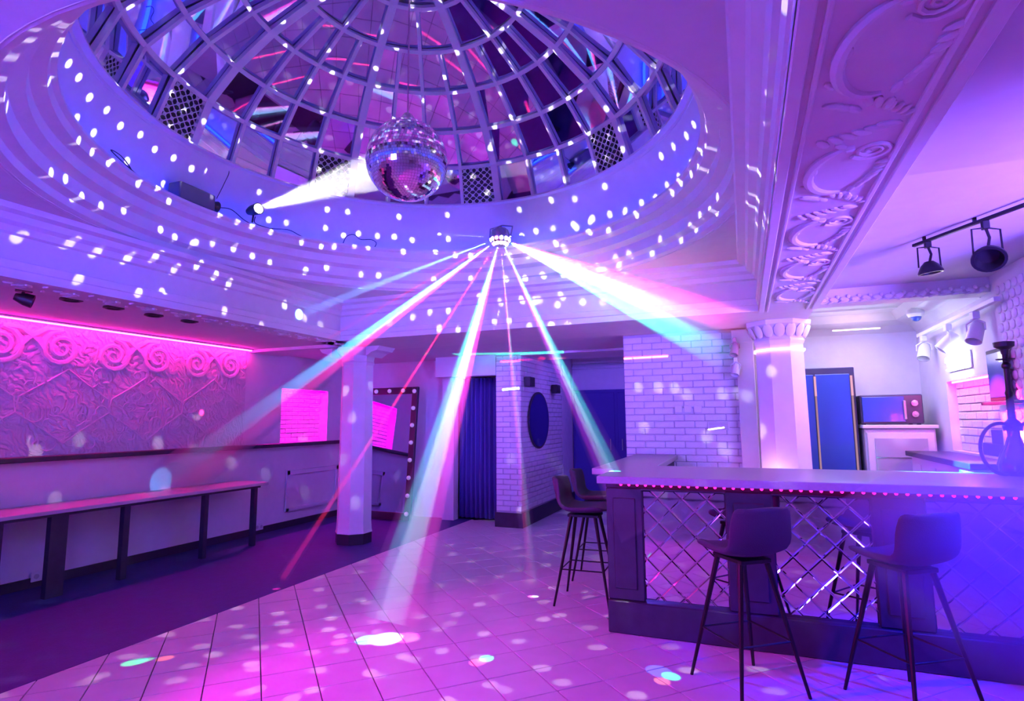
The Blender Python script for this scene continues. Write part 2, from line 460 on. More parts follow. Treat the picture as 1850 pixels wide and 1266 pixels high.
MB().box(-2.94, -1.28, 10.35, 10.40, 2.52, 2.56).build('picture_rail', m_plaster, wc)
struct(MB().box(-2.95, -1.26, 7.92, 10.4, 2.9, 3.0).build('ceiling_corridor', m_ceil), 'corridor ceiling beyond the lintel', 'ceiling')
# brick wall left of the bar column
wbk = struct(MB().box(-1.26, 0.16, 6.612, 6.9, 0, 2.9).build('wall_brick', m_mortar), 'white painted brick wall behind the bar, left of the column', 'wall')
brick_panel(wbk, 'x', 6.612, -1.262, 0.10, 0.88, 2.42, 0.215, 0.0733, 0.012)
MB().box(-1.26, -1.25+.02, 6.9, 10.4, 0, 2.9).build('side_panel', m_plaster, wbk)
# wall switches and a vent on the brick wall
vt = thing('wall_socket_row', ony(1243, 742, 6.59), 'row of three square sockets on the white brick wall', 'socket')
for k, px_ in enumerate((1226, 1243, 1261)):
    p = ony(px_, 739, 6.60)
    MB().box(p.x-.04, p.x+.04, 6.575, 6.60, p.z-.04, p.z+.04).build('socket_plate', m_whitep, vt, bevel=.004)
p = ony(1298, 769, 6.60)
vv = thing('wall_vent', p, 'small rectangular louvred vent low on the white brick wall', 'vent')
MB().box(p.x-.11, p.x+.11, 6.58, 6.60, p.z-.045, p.z+.045).build('frame', m_whitep, vv, bevel=.004)
for k in range(5):
    MB().box(p.x-.095, p.x+.095, 6.574, 6.58, p.z-.034+k*.015, p.z-.027+k*.015).build('louvre', m_mortar, vv)

# bar room walls
wbr = struct(MB().box(0.16, 2.2, 7.5, 7.6, 0, 3.0).build('wall_bar_back', m_plaster), 'white wall behind the fridges in the bar area', 'wall')
XR = 1.80
QY0, QY1, QZ0, QZ1 = 5.46, 6.64, 1.18, 1.82
b = MB().box(XR, XR+.3, QY1, 7.5, 0, 3.0).box(XR, XR+.3, 3.6, QY0, 0, 3.0).box(XR, XR+.3, QY0, QY1, 0, QZ0).box(XR, XR+.3, QY0, QY1, QZ1, 3.0)
wr = struct(b.build('wall_bar_right', m_plaster), 'white right wall of the bar area with a lit brick niche', 'wall')
MB().box(XR+.085, XR+.3, QY0, QY1, QZ0, QZ1).build('niche_back', m_mortar, wr)
brick_panel(wr, 'y', XR+.08, QY0, QY1, QZ0, QZ1, 0.24, 0.071, 0.012)
# stepped dark blocks in the niche
st = thing('stepped_block', (XR+.03, 5.7, QZ0), 'dark stepped block standing in the pink lit brick niche', 'step block')
MB().box(XR+.005, XR+.062, 5.47, 5.95, QZ0, QZ0+.10).build('lower_step', m_darkwood, st, bevel=.004)
MB().box(XR+.005, XR+.062, 5.47, 5.70, QZ0+.10, QZ0+.21).build('upper_step', m_darkwood, st, bevel=.004)
tag(MB().box(XR+.012, XR+.024, QY0+.03, QY1-.1, QZ1-.02, QZ1-.004).build('niche_light_strip', m_led_red), 'red LED strip at the top of the bar niche', 'light strip')
# front part of the room, behind the camera
struct(MB().box(-6.4, 3.4, -3.1, -3.0, 0, 3.0).build('wall_front', m_plaster), 'white wall behind the viewer', 'wall')
struct(MB().box(3.3, 3.4, -3.0, 3.6, 0, 3.0).build('wall_right', m_plaster), 'white wall on the far right', 'wall')
struct(MB().box(2.1, 3.4, 3.6, 3.7, 0, 3.0).build('wall_return', m_plaster), 'short return wall at the right end of the bar', 'wall')

# ------------------------------------------------------------------ ceilings, beams
def ceiling_with_hole():
    n = 64; r = 2.2; b = MB()
    x0, x1, y0, y1 = BXL1-.02, BXR0+.02, -1.0, BY0+.02
    ring = []; outer = []
    for i in range(n):
        a = 2*PI*i/n; c_, s_ = math.cos(a), math.sin(a)
        ring.append((DC.x+r*c_, DC.y+r*s_))
        tx = ((x1 if c_ > 0 else x0)-DC.x)/c_ if abs(c_) > 1e-6 else 1e9
        ty = ((y1 if s_ > 0 else y0)-DC.y)/s_ if abs(s_) > 1e-6 else 1e9
        t = min(tx, ty); outer.append((DC.x+t*c_, DC.y+t*s_))
    vs = [(x, y, CEI) for x, y in ring]+[(x, y, CEI) for x, y in outer]+[(x, y, CEI+.08) for x, y in ring]+[(x, y, CEI+.08) for x, y in outer]
    fs = []
    for i in range(n):
        j = (i+1) % n
        fs += [(i, j, n+j, n+i), (2*n+i, 3*n+i, 3*n+j, 2*n+j), (i, 2*n+i, 2*n+j, j), (n+i, n+j, 3*n+j, 3*n+i)]
    # square corners
    b.add(vs, fs)
    for cx, cy in ((x0, y0), (x1, y0), (x1, y1), (x0, y1)):
        sx = .5 if cx < DC.x else -.5; sy = .5 if cy < DC.y else -.5
        b.box(min(cx, cx+sx), max(cx, cx+sx), min(cy, cy+sy), max(cy, cy+sy), CEI+.001, CEI+.079)
    return b
ce = struct(ceiling_with_hole().build('ceiling', m_ceil), 'flat ceiling around the round dome opening', 'ceiling')
struct(MB().box(XL-.2, BXL0+.02, -3.0, 5.84, 2.46, 2.56).build('ceiling_left', m_ceil), 'low ceiling over the left aisle lit pink by the LED strip', 'ceiling')
struct(MB().box(XL-.2, 0.17, BY1-.02, 8.8, SOF+.03, 2.56).build('ceiling_back', m_ceil), 'low ceiling over the back aisle', 'ceiling')
struct(MB().box(BXR1-.02, 3.4, 2.75, 5.40, 2.56, 2.66).build('ceiling_right', m_ceil), 'purple lit ceiling in front of the bar area', 'ceiling')
struct(MB().box(BXR1-.02, 3.4, -3.0, 2.75, 2.49, 2.66).build('ceiling_right_front', m_ceil), 'lower purple ceiling band to the right of the beam', 'ceiling')
struct(MB().box(-4.64, 0.62, -3.0, -1.4, 2.60, 2.7).build('ceiling_front', m_ceil), 'ceiling above the viewer', 'ceiling')
cb = struct(MB().box(0.16, 2.2, 5.60, 7.6, 2.62, 2.72).build('ceiling_bar', m_ceil), 'white lit ceiling above the bar area', 'ceiling')
MB().prism([(0.16, 7.5, 2.62), (0.16, 7.22, 2.62), (0.16, 7.28, 2.54), (0.16, 7.42, 2.50), (0.16, 7.5, 2.43)], (1.64, 0, 0), (0, 0, 0)).build('cornice', m_orn, cb)
MB().prism([(XR, 5.6, 2.62), (XR-.28, 5.6, 2.62), (XR-.22, 5.6, 2.54), (XR-.08, 5.6, 2.50), (XR, 5.6, 2.43)], (0, 1.9, 0), (0, 0, 0)).build('cornice', m_orn, cb)
for k in range(3):
    MB().box(0.66, XR-.3, 6.0+.42*k, 6.04+.42*k, 2.60, 2.62).build('ceiling_batten', m_orn, cb)

# left beam (entablature)
bl = struct(MB().box(BXL0, BXL1, -3.0, 6.0, SOF, CEI+.08).build('beam_left', m_plaster), 'white entablature beam on the left with ornament on its underside', 'beam')
def mould_x(b, x, s, y0, y1, prof):
    """prof: (out,z) stepped moulding running along y on face x, s=+1 outwards +x"""
    b.prism([(x+s*o_, y0, z_) for o_, z_ in prof], (0, y1-y0, 0), (0, 0, 0))
crown = [(0, CEI), (.16, CEI), (.15, CEI-.035), (.10, CEI-.05), (.085, CEI-.09), (.045, CEI-.11), (.03, CEI-.15), (0, CEI-.16)]
arch = [(0, SOF+.12), (.03, SOF+.11), (.022, SOF+.06), (.012, SOF+.055), (.012, SOF), (0, SOF)]
b = MB(); mould_x(b, BXL1, 1, -1.0, BY0, crown); b.build('crown_moulding', m_orn, bl)
b = MB(); mould_x(b, BXL1, 1, -1.0, BY0, arch); b.build('lower_moulding', m_orn, bl)
br_ = struct(MB().box(BXR0, BXR1, -3.0, BY1, SOF, CEI+.08).build('beam_right', m_plaster), 'white beam on the right with raised cartouche ornaments underneath', 'beam')
b = MB(); mould_x(b, BXR0, -1, -1.0, BY0, crown); b.build('crown_moulding', m_orn, br_)
b = MB(); mould_x(b, BXR0, -1, -1.0, BY0, arch); b.build('lower_moulding', m_orn, br_)
for x0, x1 in ((BXR0-.012, BXR0+.03), (BXR0+.05, BXR0+.065), (BXR1-.03, BXR1+.02), (BXR1-.075, BXR1-.055)):
    MB().box(x0, x1, -1.0, BY0, SOF-.014, SOF+.02).build('soffit_fillet', m_orn, br_, bevel=.004)
bb = struct(MB().box(BXL0, BXR0, BY0, BY1, SOF, CEI+.08).build('beam_back', m_plaster), 'white cross beam at the back joining the two columns', 'beam')
def mould_y(b, y, x0, x1, prof):
    b.prism([(x0, y-o_, z_) for o_, z_ in prof], (x1-x0, 0, 0), (0, 0, 0))
b = MB(); mould_y(b, BY0, BXL1, BXR0, crown); b.build('crown_moulding', m_orn, bb)
b = MB(); mould_y(b, BY0, BXL1, BXR0, arch); b.build('lower_moulding', m_orn, bb)
bf = struct(MB().box(BXL0, BXR0, -1.42, -1.0, SOF, CEI+.08).build('beam_front', m_plaster), 'white cross beam above the viewer', 'beam')
xb = struct(MB().box(XL, BXL0, 5.84, 6.35, SOF, 2.6).build('beam_left_aisle', m_plaster), 'short white cross beam from the left wall to the column', 'beam')
brb = struct(MB().box(BXR1, 2.2, 5.40, 5.60, SOF+.02, 2.72).build('beam_bar', m_plaster), 'white beam edged with leaf ornament above the bar area', 'beam')
# leaf frieze on the bar beam
b = MB()
for k in range(15):
    x = 0.66+k*0.078; a = random.uniform(-.5, .5)
    b = MB()
    b.ell((x, 5.39, SOF+.045), .036, .018, .022, 8, 5, Matrix.Rotation(a, 3, 'Y'))
    b.ell((x+.03, 5.385, SOF+.065), .016, .016, .018, 8, 5)
    b.ell((x-.02, 5.385, SOF+.022), .026, .014, .010, 8, 5, Matrix.Rotation(-a, 3, 'Y'))
    b.build('leaf_ornament', m_orn, brb, smooth=True)
# cartouches under the right beam
def cart():
    b = MB()
    def bl(x, y, rx, ry, a, rz=.012): b.ell((x, y, -.002), rx, ry, rz, 8, 5, Matrix.Rotation(R(a), 3, 'Z'))
    cp = []
    for i in range(16):
        t = i/15; a = R(85)+R(185)*t
        cp.append((.015+.125*math.cos(a), .0+.215*math.sin(a), -.002))
    b.tube(cp, [.008+.012*math.sin(PI*i/15) for i in range(16)], 7)
    p = []
    for i in range(26):
        t = i/25; a = R(150)-t*4.4*PI; r = .066*(1-t*.82); p.append((.075+r*math.cos(a), -.165+r*math.sin(a), -.002))
    b.tube(p, [.010*(1-.5*i/25) for i in range(26)], 6)
    for i in range(7): bl(.135-.004*i*i*.5, -.06+.042*i, .036, .014, 150-8*i)
    for i in range(6): bl(-.03+.03*i-.06, .245+.02*(i % 3), .036, .015, 20+16*i)
    for i in range(6): bl(-.09+.036*i, -.275-.016*i, .040, .017, 60-10*i)
    for i in range(4): bl(-.115+.008*i, .12-.05*i, .026, .012, 60+12*i)
    for i in range(4): bl(.07+.02*i, .30+.02*i, .028, .012, 100+15*i)
    bl(.0, -.20, .02, .014, 0, .016); bl(-.03, -.235, .026, .014, 40)
    return mesh_only(b, 'cartouche_ornament', m_orn, smooth=True)
cm = cart()
for k in range(6):
    inst('cartouche_ornament', cm, br_, ((BXR0+BXR1)/2+.0, 4.75-.78*k, SOF))
# small scroll band under the left beam
b = MB()
for i in range(20):
    t = i/19; a = t*3.4*PI; r = .06*(1-t*.8); b_p = (r*math.cos(a), r*math.sin(a), 0)
    if i == 0: pp = []
    pp.append(b_p)
b.tube(pp, .010, 6)
for i in range(5):
    a = i*1.25; b.ell((.09*math.cos(a), .12*math.sin(a)+.10, 0), .03, .014, .010, 8, 4, Matrix.Rotation(a, 3, 'Z'))
sm = mesh_only(b, 'scroll_ornament', m_orn, smooth=True)
for k in range(18):
    inst('scroll_ornament', sm, bl, ((BXL0+BXL1)/2, 5.6-.30*k, SOF-.004))

# ------------------------------------------------------------------ dome
dome = struct(MB().lathe([(1.93, 3.235), (1.93, 3.215), (1.955, 3.20), (1.965, 3.15), (2.03, 3.13), (2.035, 3.06), (2.10, 3.035), (2.105, 2.95), (2.16, 2.93), (2.165, 2.88), (2.215, CEI-.002), (2.25, CEI+.03),
     (2.25, 3.20), (2.12, 3.235), (1.93, 3.235)], DC, 96).build('ceiling_dome', m_plaster, smooth=False), 'round white cornice and mirrored dome above the dance floor', 'ceiling')
dome.location
for p in dome.data.polygons: p.use_smooth = True
dome.data.set_sharp_from_angle(angle=R(20))
# drum wall above the ledge
MB().lathe([(2.12, 3.236), (2.115, 3.30), (2.09, 3.40), (2.04, 3.52), (1.99, 3.62), (1.95, 3.685), (1.90, 3.695), (1.90, 3.71), (2.05, 3.71), (2.16, 3.5), (2.2, 3.236)], DC, 96).build('drum_wall', m_plaster, dome, smooth=True)
PROF = [(1.955, 3.70), (1.805, 4.06), (1.55, 4.31), (1.22, 4.53), (.86, 4.695), (.50, 4.83), (.16, 4.90)]
AZ0 = R(4.5)
def dn(k, az, off=0.0):
    r, z = PROF[k]
    # outward normal approx from sphere centre
    c = Vector((0, 0, 2.75)); p = Vector((r*math.cos(az), r*math.sin(az), z))
    n_ = (p-c).normalized()
    return Vector((DC.x, DC.y, 0))+p+n_*off
# outer shell behind the panels
shell = MB()
shell.lathe([((Vector((r, z-2.75)).normalized()*.06)[0]+r, (Vector((r, z-2.75)).normalized()*.06)[1]+z) for r, z in PROF]+[(0.0, 4.97)], DC, 64)
shell.build('dome_shell', m_plaster, dome, smooth=True)
counts = [32, 32, 32, 32, 16, 8]
def rib(b, az, k0, k1, wd):
    for k in range(k0, k1):
        a, c_ = dn(k, az), dn(k+1, az)
        t = (c_-a); L = t.length; t.normalize()
        side = Vector((-math.sin(az), math.cos(az), 0)); nrm = side.cross(t).normalized()
        mt = Matrix((side, t, nrm)).transposed().to_4x4(); mt.translation = (a+c_)/2
        b.boxm(mt, wd, L+.004, .034)
for i in range(8):
    b = MB(); rib(b, AZ0+i*PI/4, 0, 6, .066); b.build('main_rib', m_plaster, dome)
for i in range(32):
    if i % 4:
        b = MB(); rib(b, AZ0+i*PI/16, 0, 5 if i % 4 == 2 else 4, .030); b.build('rib', m_plaster, dome)
for k in range(0, 7):
    b = MB(); n_ = 64 if k < 5 else 32
    r, z = PROF[k]; nr = Vector((r, z-2.75)).normalized(); tv = Vector((-nr.y, nr.x)); hw = .018 if k else .03
    pr = [(r+tv.x*hw+nr.x*.016, z+tv.y*hw+nr.y*.016), (r-tv.x*hw+nr.x*.016, z-tv.y*hw+nr.y*.016), (r-tv.x*hw-nr.x*.016, z-tv.y*hw-nr.y*.016), (r+tv.x*hw-nr.x*.016, z+tv.y*hw-nr.y*.016)]
    b.lathe(pr+[pr[0]], DC, n_).build('ring_rib', m_plaster, dome)
def panel_frame(k, a0, a1):
    p00, p10, p11, p01 = dn(k, a0, .012), dn(k, a1, .012), dn(k+1, a1, .012), dn(k+1, a0, .012)
    c = (p00+p10+p11+p01)/4
    n_ = ((p10-p00).cross(p01-p00)).normalized()
    if n_.dot(Vector((DC.x, DC.y, 2.6))-c) < 0: n_ = -n_
    return c, n_, [p00, p10, p11, p01]
for k in range(6):
    n_ = counts[k]
    for i in range(n_):
        a0, a1 = AZ0+i*2*PI/n_, AZ0+(i+1)*2*PI/n_
        c, nn, q = panel_frame(k, a0, a1)
        isg = (k == 0 and i % 4 == 0)
        ins = .93
        q = [c+(p-c)*ins for p in q]
        if isg:
            u = (q[1]-q[0]); v = (q[3]-q[0])
            b = MB()
            def P(s, t):
                lo = q[0]+(q[1]-q[0])*s; hi = q[3]+(q[2]-q[3])*s
                return lo+(hi-lo)*t+nn*.018
            NS, NT = 5, 6
            def bar(p, r_, w_=.006):
                d = (r_-p); L = d.length; d.normalize(); s_ = nn.cross(d)
                mt = Matrix((d, s_, nn)).transposed().to_4x4(); mt.translation = (p+r_)/2
                b.boxm(mt, L, w_, .006)
            for s in range(NS):
                for t in range(NT):
                    s0, s1, t0, t1 = s/NS, (s+1)/NS, t/NT, (t+1)/NT
                    bar(P(s0, t0), P(s1, t1)); bar(P(s1, t0), P(s0, t1))
                    cc = P((s0+s1)/2, (t0+t1)/2); rr = .013
                    for e in range(6):
                        A0, A1 = e*PI/3, (e+1)*PI/3
                        uu = u.normalized(); vv2 = nn.cross(uu)
                        bar(cc+(uu*math.cos(A0)+vv2*math.sin(A0))*rr, cc+(uu*math.cos(A1)+vv2*math.sin(A1))*rr, .005)
            for s, t, s2, t2 in ((0,0,1,0),(1,0,1,1),(1,1,0,1),(0,1,0,0)):
                bar(P(s, t), P(s2, t2), .012)
            b.build('vent_grille', m_whitep, dome, fixn=False)
            b = MB(); b.prism(q, -nn*.01, -nn*.006); b.build('vent_backing', m_blackp, dome)
        else:
            ax = Vector((random.uniform(-1,1), random.uniform(-1,1), random.uniform(-1,1))).normalized()
            rot = Matrix.Rotation(R(random.uniform(-3.0, 3.0)), 3, ax)
            q2 = [c+rot @ (p-c) for p in q]
            # flatten
            n2 = rot @ nn
            q2 = [p-n2*((p-c).dot(n2)) for p in q2]
            MB().prism(q2, -n2*.006, -nn*.012).build('mirror_panel', m_mirror, dome)
# cove LED
tag(MB().lathe([(2.03, 3.240), (2.07, 3.240), (2.07, 3.252), (2.03, 3.252), (2.03, 3.240)], DC, 96).build('cove_light_strip', m_led_blue), 'blue LED strip lying on the ledge round the dome', 'light strip')

# ------------------------------------------------------------------ columns
def column(name, cx, cy, rb, rt, label, zt=SOF, led=False, z0=0.0):
    t = thing(name, (cx, cy, 0), label, 'column')
    sh = MB().lathe([(0, .13), (rb*1.07, .13), (rb*1.03, .17), (rb, .26), (rt, zt-.22), (0, zt-.22)], (cx, cy, 0), 8, R(22.5), R(382.5)).build('shaft', m_orn, t)
    MB().lathe([(0, 0.003), (rb*1.04, .003), (rb*1.04, .13), (0, .13)], (cx, cy, 0), 8, R(22.5), R(382.5)).build('plinth', m_darkwood, t)
    MB().lathe([(0, zt-.22), (rt*1.02, zt-.22), (rt*1.08, zt-.19), (rt*1.03, zt-.17), (rt*1.1, zt-.10), (rt*1.35, zt-.04), (rt*1.38, zt), (0, zt)], (cx, cy, 0), 8, R(22.5), R(382.5)).build('capital', m_orn, t)
    return t
c1 = column('column', -4.60, 6.14, .215, .20, 'white faceted column standing on the dark floor at left')
for s in (-1, 1):
    MB().prism([(-4.60+s*.26, 5.95, SOF), (-4.60+s*.46, 5.95, SOF), (-4.60+s*.42, 5.95, SOF-.05), (-4.60+s*.34, 5.95, SOF-.07), (-4.60+s*.26, 5.95, SOF-.12)], (0, .34, 0), (0, 0, 0)).build('bracket', m_orn, c1)
c2 = column('column', 0.345, 6.20, .24, .225, 'wide white faceted column behind the bar with a light ring')
# capital ornament of bar column : acanthus leaves + scrolls
for i in range(9):
    a = R(180+i*22.5); 
    b = MB(); c0 = Vector((.345+.26*math.cos(a), 6.20+.26*math.sin(a), SOF-.10))
    b.ell(c0, .014, .05, .07, 8, 5, Matrix.Rotation(a, 3, 'Z') @ Matrix.Rotation(R(25), 3, 'Y'))
    b.build('acanthus_leaf', m_orn, c2, smooth=True)
tag(MB().lathe([(.237, 2.135), (.245, 2.135), (.245, 2.15), (.237, 2.15), (.237, 2.135)], (.345, 6.20, 0), 8, R(22.5), R(382.5)).build('column_light_ring', M_emit('pink_white_led', (1.0, .45, .8), 7.0)), 'pink and white LED strip wrapped round the bar column', 'light strip')
pl = tag(MB().box(-.05, .12, 6.47, 6.598, .0, 2.35).box(-.09, .14, 6.45, 6.598, 2.28, SOF-.002).build('pilaster', m_orn, bevel=.006), 'narrow white pilaster between the brick wall and the bar column', 'pilaster')
uplight = tag(MB().box(.03, .30, 6.02, 6.05, .90, .93).build('column_uplight', m_led_warm), 'warm strip light at the foot of the bar column behind the counter', 'light strip')
uplight.location.y = 5.86

# ------------------------------------------------------------------ bar
BF = 4.28
bar = thing('bar_counter', (0.6, 4.6, 0), 'long dark wooden bar with diamond mirror panels and pale worktop', 'bar')
MB().box(-.97, 2.9, 3.97, 4.99, 1.055, 1.105).box(-1.16, -.70, 4.60, 6.59, 1.056, 1.104).build('worktop', m_counter, bar, bevel=.004)
b = MB().box(-.95, 2.9, BF+.03, 4.85, 0.003, 1.054).box(-1.0, -.74, 4.80, 6.58, 0.003, 1.054)
b.build('carcass', m_darkwood, bar)
MB().box(-.97, 2.9, BF-.06, BF+.03, .003, .22).build('plinth', m_darkwood, bar, bevel=.006)
MB().box(-.97, 2.9, BF-.03, BF+.03, 1.0, 1.055).build('top_rail', m_darkwood, bar, bevel=.004)
posts = [(-.97, -.71), (-.155, .14), (.70, .99), (1.55, 1.84), (2.4, 2.9)]
for x0, x1 in posts:
    po_ = MB().box(x0, x1, BF-.03, BF+.03, .22, 1.0).build('post', m_darkwood, bar, bevel=.008)
    MB().box(x0+.05, x1-.05, BF-.042, BF-.03, .30, .93).build('post_panel', m_darkwood, po_, bevel=.006)
pans = [(-.71, -.155), (.14, .70), (.99, 1.55), (1.84, 2.4)]
def clip(poly, x0, x1, z0, z1):
    for ax, lim, sgn in ((0, x0, 1), (0, x1, -1), (1, z0, 1), (1, z1, -1)):
        out = []
        for i in range(len(poly)):
            p, q = poly[i], poly[(i+1) % len(poly)]
            ip, iq = sgn*(p[ax]-lim) >= 0, sgn*(q[ax]-lim) >= 0
            if ip: out.append(p)
            if ip != iq:
                t = (lim-p[ax])/(q[ax]-p[ax]); out.append((p[0]+t*(q[0]-p[0]), p[1]+t*(q[1]-p[1])))
        poly = out
        if len(poly) < 3: return []
    return poly
ED = .118; HD = ED/math.sqrt(2)
for x0, x1 in pans:
    z0, z1 = .235, .985
    MB().box(x0, x1, BF-.002, BF+.03, .22, 1.0).build('panel_backing', m_mirror_tile, bar)
    MB().box(x0-.005, x1+.005, BF-.045, BF-.02, .985, 1.003).build('bead_moulding', m_darkwood, bar, bevel=.005)
    nx = int((x1-x0)/HD)+3; nz = int((z1-z0)/HD)+3
    for i in range(-1, nx):
        for j in range(-1, nz):
            if (i+j) % 2: continue
            cx, cz = x0+i*HD+.02, z0+j*HD+.03
            po = clip([(cx-HD+.002, cz), (cx, cz-HD+.002), (cx+HD-.002, cz), (cx, cz+HD-.002)], x0, x1, z0, z1)
            if len(po) < 3: continue
            mx = sum(p[0] for p in po)/len(po); mz = sum(p[1] for p in po)/len(po)
            ar = abs(sum(po[q][0]*po[(q+1)%len(po)][1]-po[(q+1)%len(po)][0]*po[q][1] for q in range(len(po))))/2
            if ar < 6e-5: continue
            f_ = 1-min(.35, .013/math.sqrt(ar)*1.1)
            pin = [(mx+(p[0]-mx)*f_, mz+(p[1]-mz)*f_) for p in po]
            n_ = len(po)
            tx_, tz_ = random.uniform(-.0025, .0025), random.uniform(-.0025, .0025)
            vs = [(p[0], BF-.004, p[1]) for p in po]+[(p[0], BF-.0068+tx_*(p[0]-mx)+tz_*(p[1]-mz), p[1]) for p in pin]
            fs = [tuple(n_+q for q in range(n_))]+[(q, (q+1)%n_, n_+(q+1)%n_, n_+q) for q in range(n_)]
            o = MB().add(vs, fs).build('mirror_tile', m_mirror_tile, bar)
# row of red LED bulbs under the counter
ls = thing('bar_light_string', (0.6, 4.2, 1.03), 'string of small red LED bulbs under the edge of the bar top', 'light string')
MB().box(-.88, 2.6, 4.19, 4.245, 1.045, 1.054).build('strip_channel', m_blackp, ls)
lb = mesh_only(MB().lathe([(0, -.016), (.008, -.012), (.010, -.004), (.008, .006), (.005, .010), (0, .010)], n=8), 'led_bulb', m_led_bulb, smooth=True)
for k in range(58):
    inst('led_bulb', lb, ls, (-.85+.058*k, 4.205, 1.034))

# ------------------------------------------------------------------ stools
def make_stool(loc, rz, label):
    t = thing('bar_stool', loc, label, 'bar stool', 'bar stools', rz)
    # local frame: faces +x ; seat shell made of a swept section
    sec = [(.20, .735), (.215, .755), (.15, .765), (.05, .758), (-.08, .752), (-.155, .768), (-.195, .82), (-.215, .90), (-.235, .99), (-.245, 1.02)]
    hw =  [.16, .175, .195, .205, .205, .20, .195, .19, .175, .15]
    nn_ = 9; vs = []; fs = []
    for i, (x, z) in enumerate(sec):
        for j in range(nn_):
            s = -1+2*j/(nn_-1)
            curl = abs(s)**2.2
            back = max(0, min(1, (i-4)/3))
            vs.append((x+back*.065*curl+ (-.03*curl if i < 2 else 0), s*hw[i], z+(1-back)*.035*curl*(0.4 if i < 2 else 1) - (.03*curl if i == len(sec)-1 else 0)))
    for i in range(len(sec)-1):
        for j in range(nn_-1):
            fs.append((i*nn_+j, (i+1)*nn_+j, (i+1)*nn_+j+1, i*nn_+j+1))
    o = MB().add(vs, fs).build('seat_shell', m_velvet, t, local=True, smooth=True)
    md = o.modifiers.new('thick', 'SOLIDIFY'); md.thickness = .038; md.offset = -1
    sd = o.modifiers.new('sub', 'SUBSURF'); sd.levels = 1; sd.render_levels = 1
    MB().box(-.13, .13, -.10, .10, .688, .712).build('seat_plate', m_black, t, local=True, bevel=.004)
    for sx, sy in ((1,1),(1,-1),(-1,1),(-1,-1)):
        MB().tube([(sx*.10, sy*.085, .70), (sx*.225, sy*.215, .0)], [.016, .009], 8).build('leg', m_black, t, local=True)
    zf = .28; kx, ky = .10+.125*(1-zf/.70), .085+.13*(1-zf/.70)
    for p, q in (((kx,-ky),(kx,ky)), ((kx,ky),(-kx,ky)), ((-kx,ky),(-kx,-ky)), ((-kx,-ky),(kx,-ky))):
        MB().tube([(*p, zf), (*q, zf)], .006, 6).build('foot_rail', m_black, t, local=True)
    return t
s1 = make_stool((-.06, 3.68, 0), R(128), 'dark bar stool turned away in front of the brightest mirror panel')
s2 = copy_tree(s1); s2.location = (.74, 3.76, 0); s2.rotation_euler[2] = R(124); s2['label'] = 'dark bar stool at the shadowed right part of the bar'
s3 = copy_tree(s1); s3.location = (-1.29, 4.86, 0); s3.rotation_euler[2] = R(2); s3['label'] = 'bar stool nearest the corner of the bar, seen from the side'
s4 = copy_tree(s1); s4.location = (-1.36, 5.62, 0); s4.rotation_euler[2] = R(4); s4['label'] = 'bar stool at the bar return standing behind the side stool'

# ------------------------------------------------------------------ left tables
tb = thing('wall_table', (-5.85, 2.4, 0), 'long narrow pale topped table standing along the left wall', 'table')
MB().box(-6.12, -5.57, -1.2, 5.70, .715, .75).build('tabletop', m_table, tb, bevel=.004)
for y, wd in ((5.55, .05), (4.85, .05), (3.95, .06), (3.35, .14), (2.9, .06), (1.8, .06), (.5, .06)):
    MB().box(-5.68, -5.62, y-wd/2, y+wd/2, .002, .715).build('leg', m_darkwood, tb)
MB().box(-5.70, -5.60, -1.1, 5.6, .69, .715).build('apron', m_darkwood, tb)
# sockets low on wall
for (px_, py_), lbl in (((70, 1058), 'white double socket low on the left wall at the photo edge'), ((466, 966), 'white socket low on the left wall near the end of the table')):
    p = onx(px_, py_, XL+.02); p.z = max(p.z, .10)
    t = thing('wall_socket', (XL+.02, p.y, p.z-.05), lbl, 'socket')
    MB().box(XL+.021, XL+.035, p.y-.075, p.y+.075, p.z-.045, p.z+.045).build('plate', m_whitep, t, bevel=.004)
    for s in (-1, 1):
        MB().lathe([(0, 0), (.022, 0), (.022, .004), (0, .004)], (XL+.035, p.y+s*.035, p.z), 12, axis=(1, 0, 0)).build('outlet', m_mortar, t)
# recessed downlights + one spot in left ceiling
dn_labels = ['nearest', 'second', 'third', 'farthest']
for k, (px_, py_) in enumerate([(150, 537), (226, 552), (298, 566), (362, 577)]):
    p = onz(px_, py_, 2.46); p.x -= .14
    t = thing('recessed_downlight', (p.x, p.y, 2.446), 'dark round downlight in the left ceiling, %s of the row of four' % dn_labels[k], 'downlight', 'left aisle downlights')
    MB().lathe([(.05, .012), (.075, .012), (.078, 0), (.06, -.006), (.05, 0), (.05, .012)], (p.x, p.y, 2.448), 20).build('rim', m_blackp, t, smooth=True)
    MB().lathe([(0, .012), (.05, .012), (.045, .006), (0, .004)], (p.x, p.y, 2.448), 20).build('lens', m_black, t)
p = onz(62, 520, 2.46); p.x -= .12
t = thing('ceiling_spotlight', (p.x, p.y, 2.36), 'black adjustable ceiling spotlight at the far left', 'spotlight')
MB().lathe([(0, 0), (.05, 0), (.05, .02), (0, .02)], (p.x, p.y, 2.44), 16).build('base', m_blackp, t)
MB().tube([(p.x, p.y, 2.44), (p.x, p.y-.02, 2.39)], .01).build('stem', m_blackp, t)
MB().lathe([(0, -.06), (.025, -.06), (.045, 0), (.05, .05), (.043, .05), (.035, 0), (0, -.01)], (p.x+.02, p.y, 2.385), 16, axis=(.5, .8, -.25)).build('lamp_head', m_blackp, t, smooth=True)

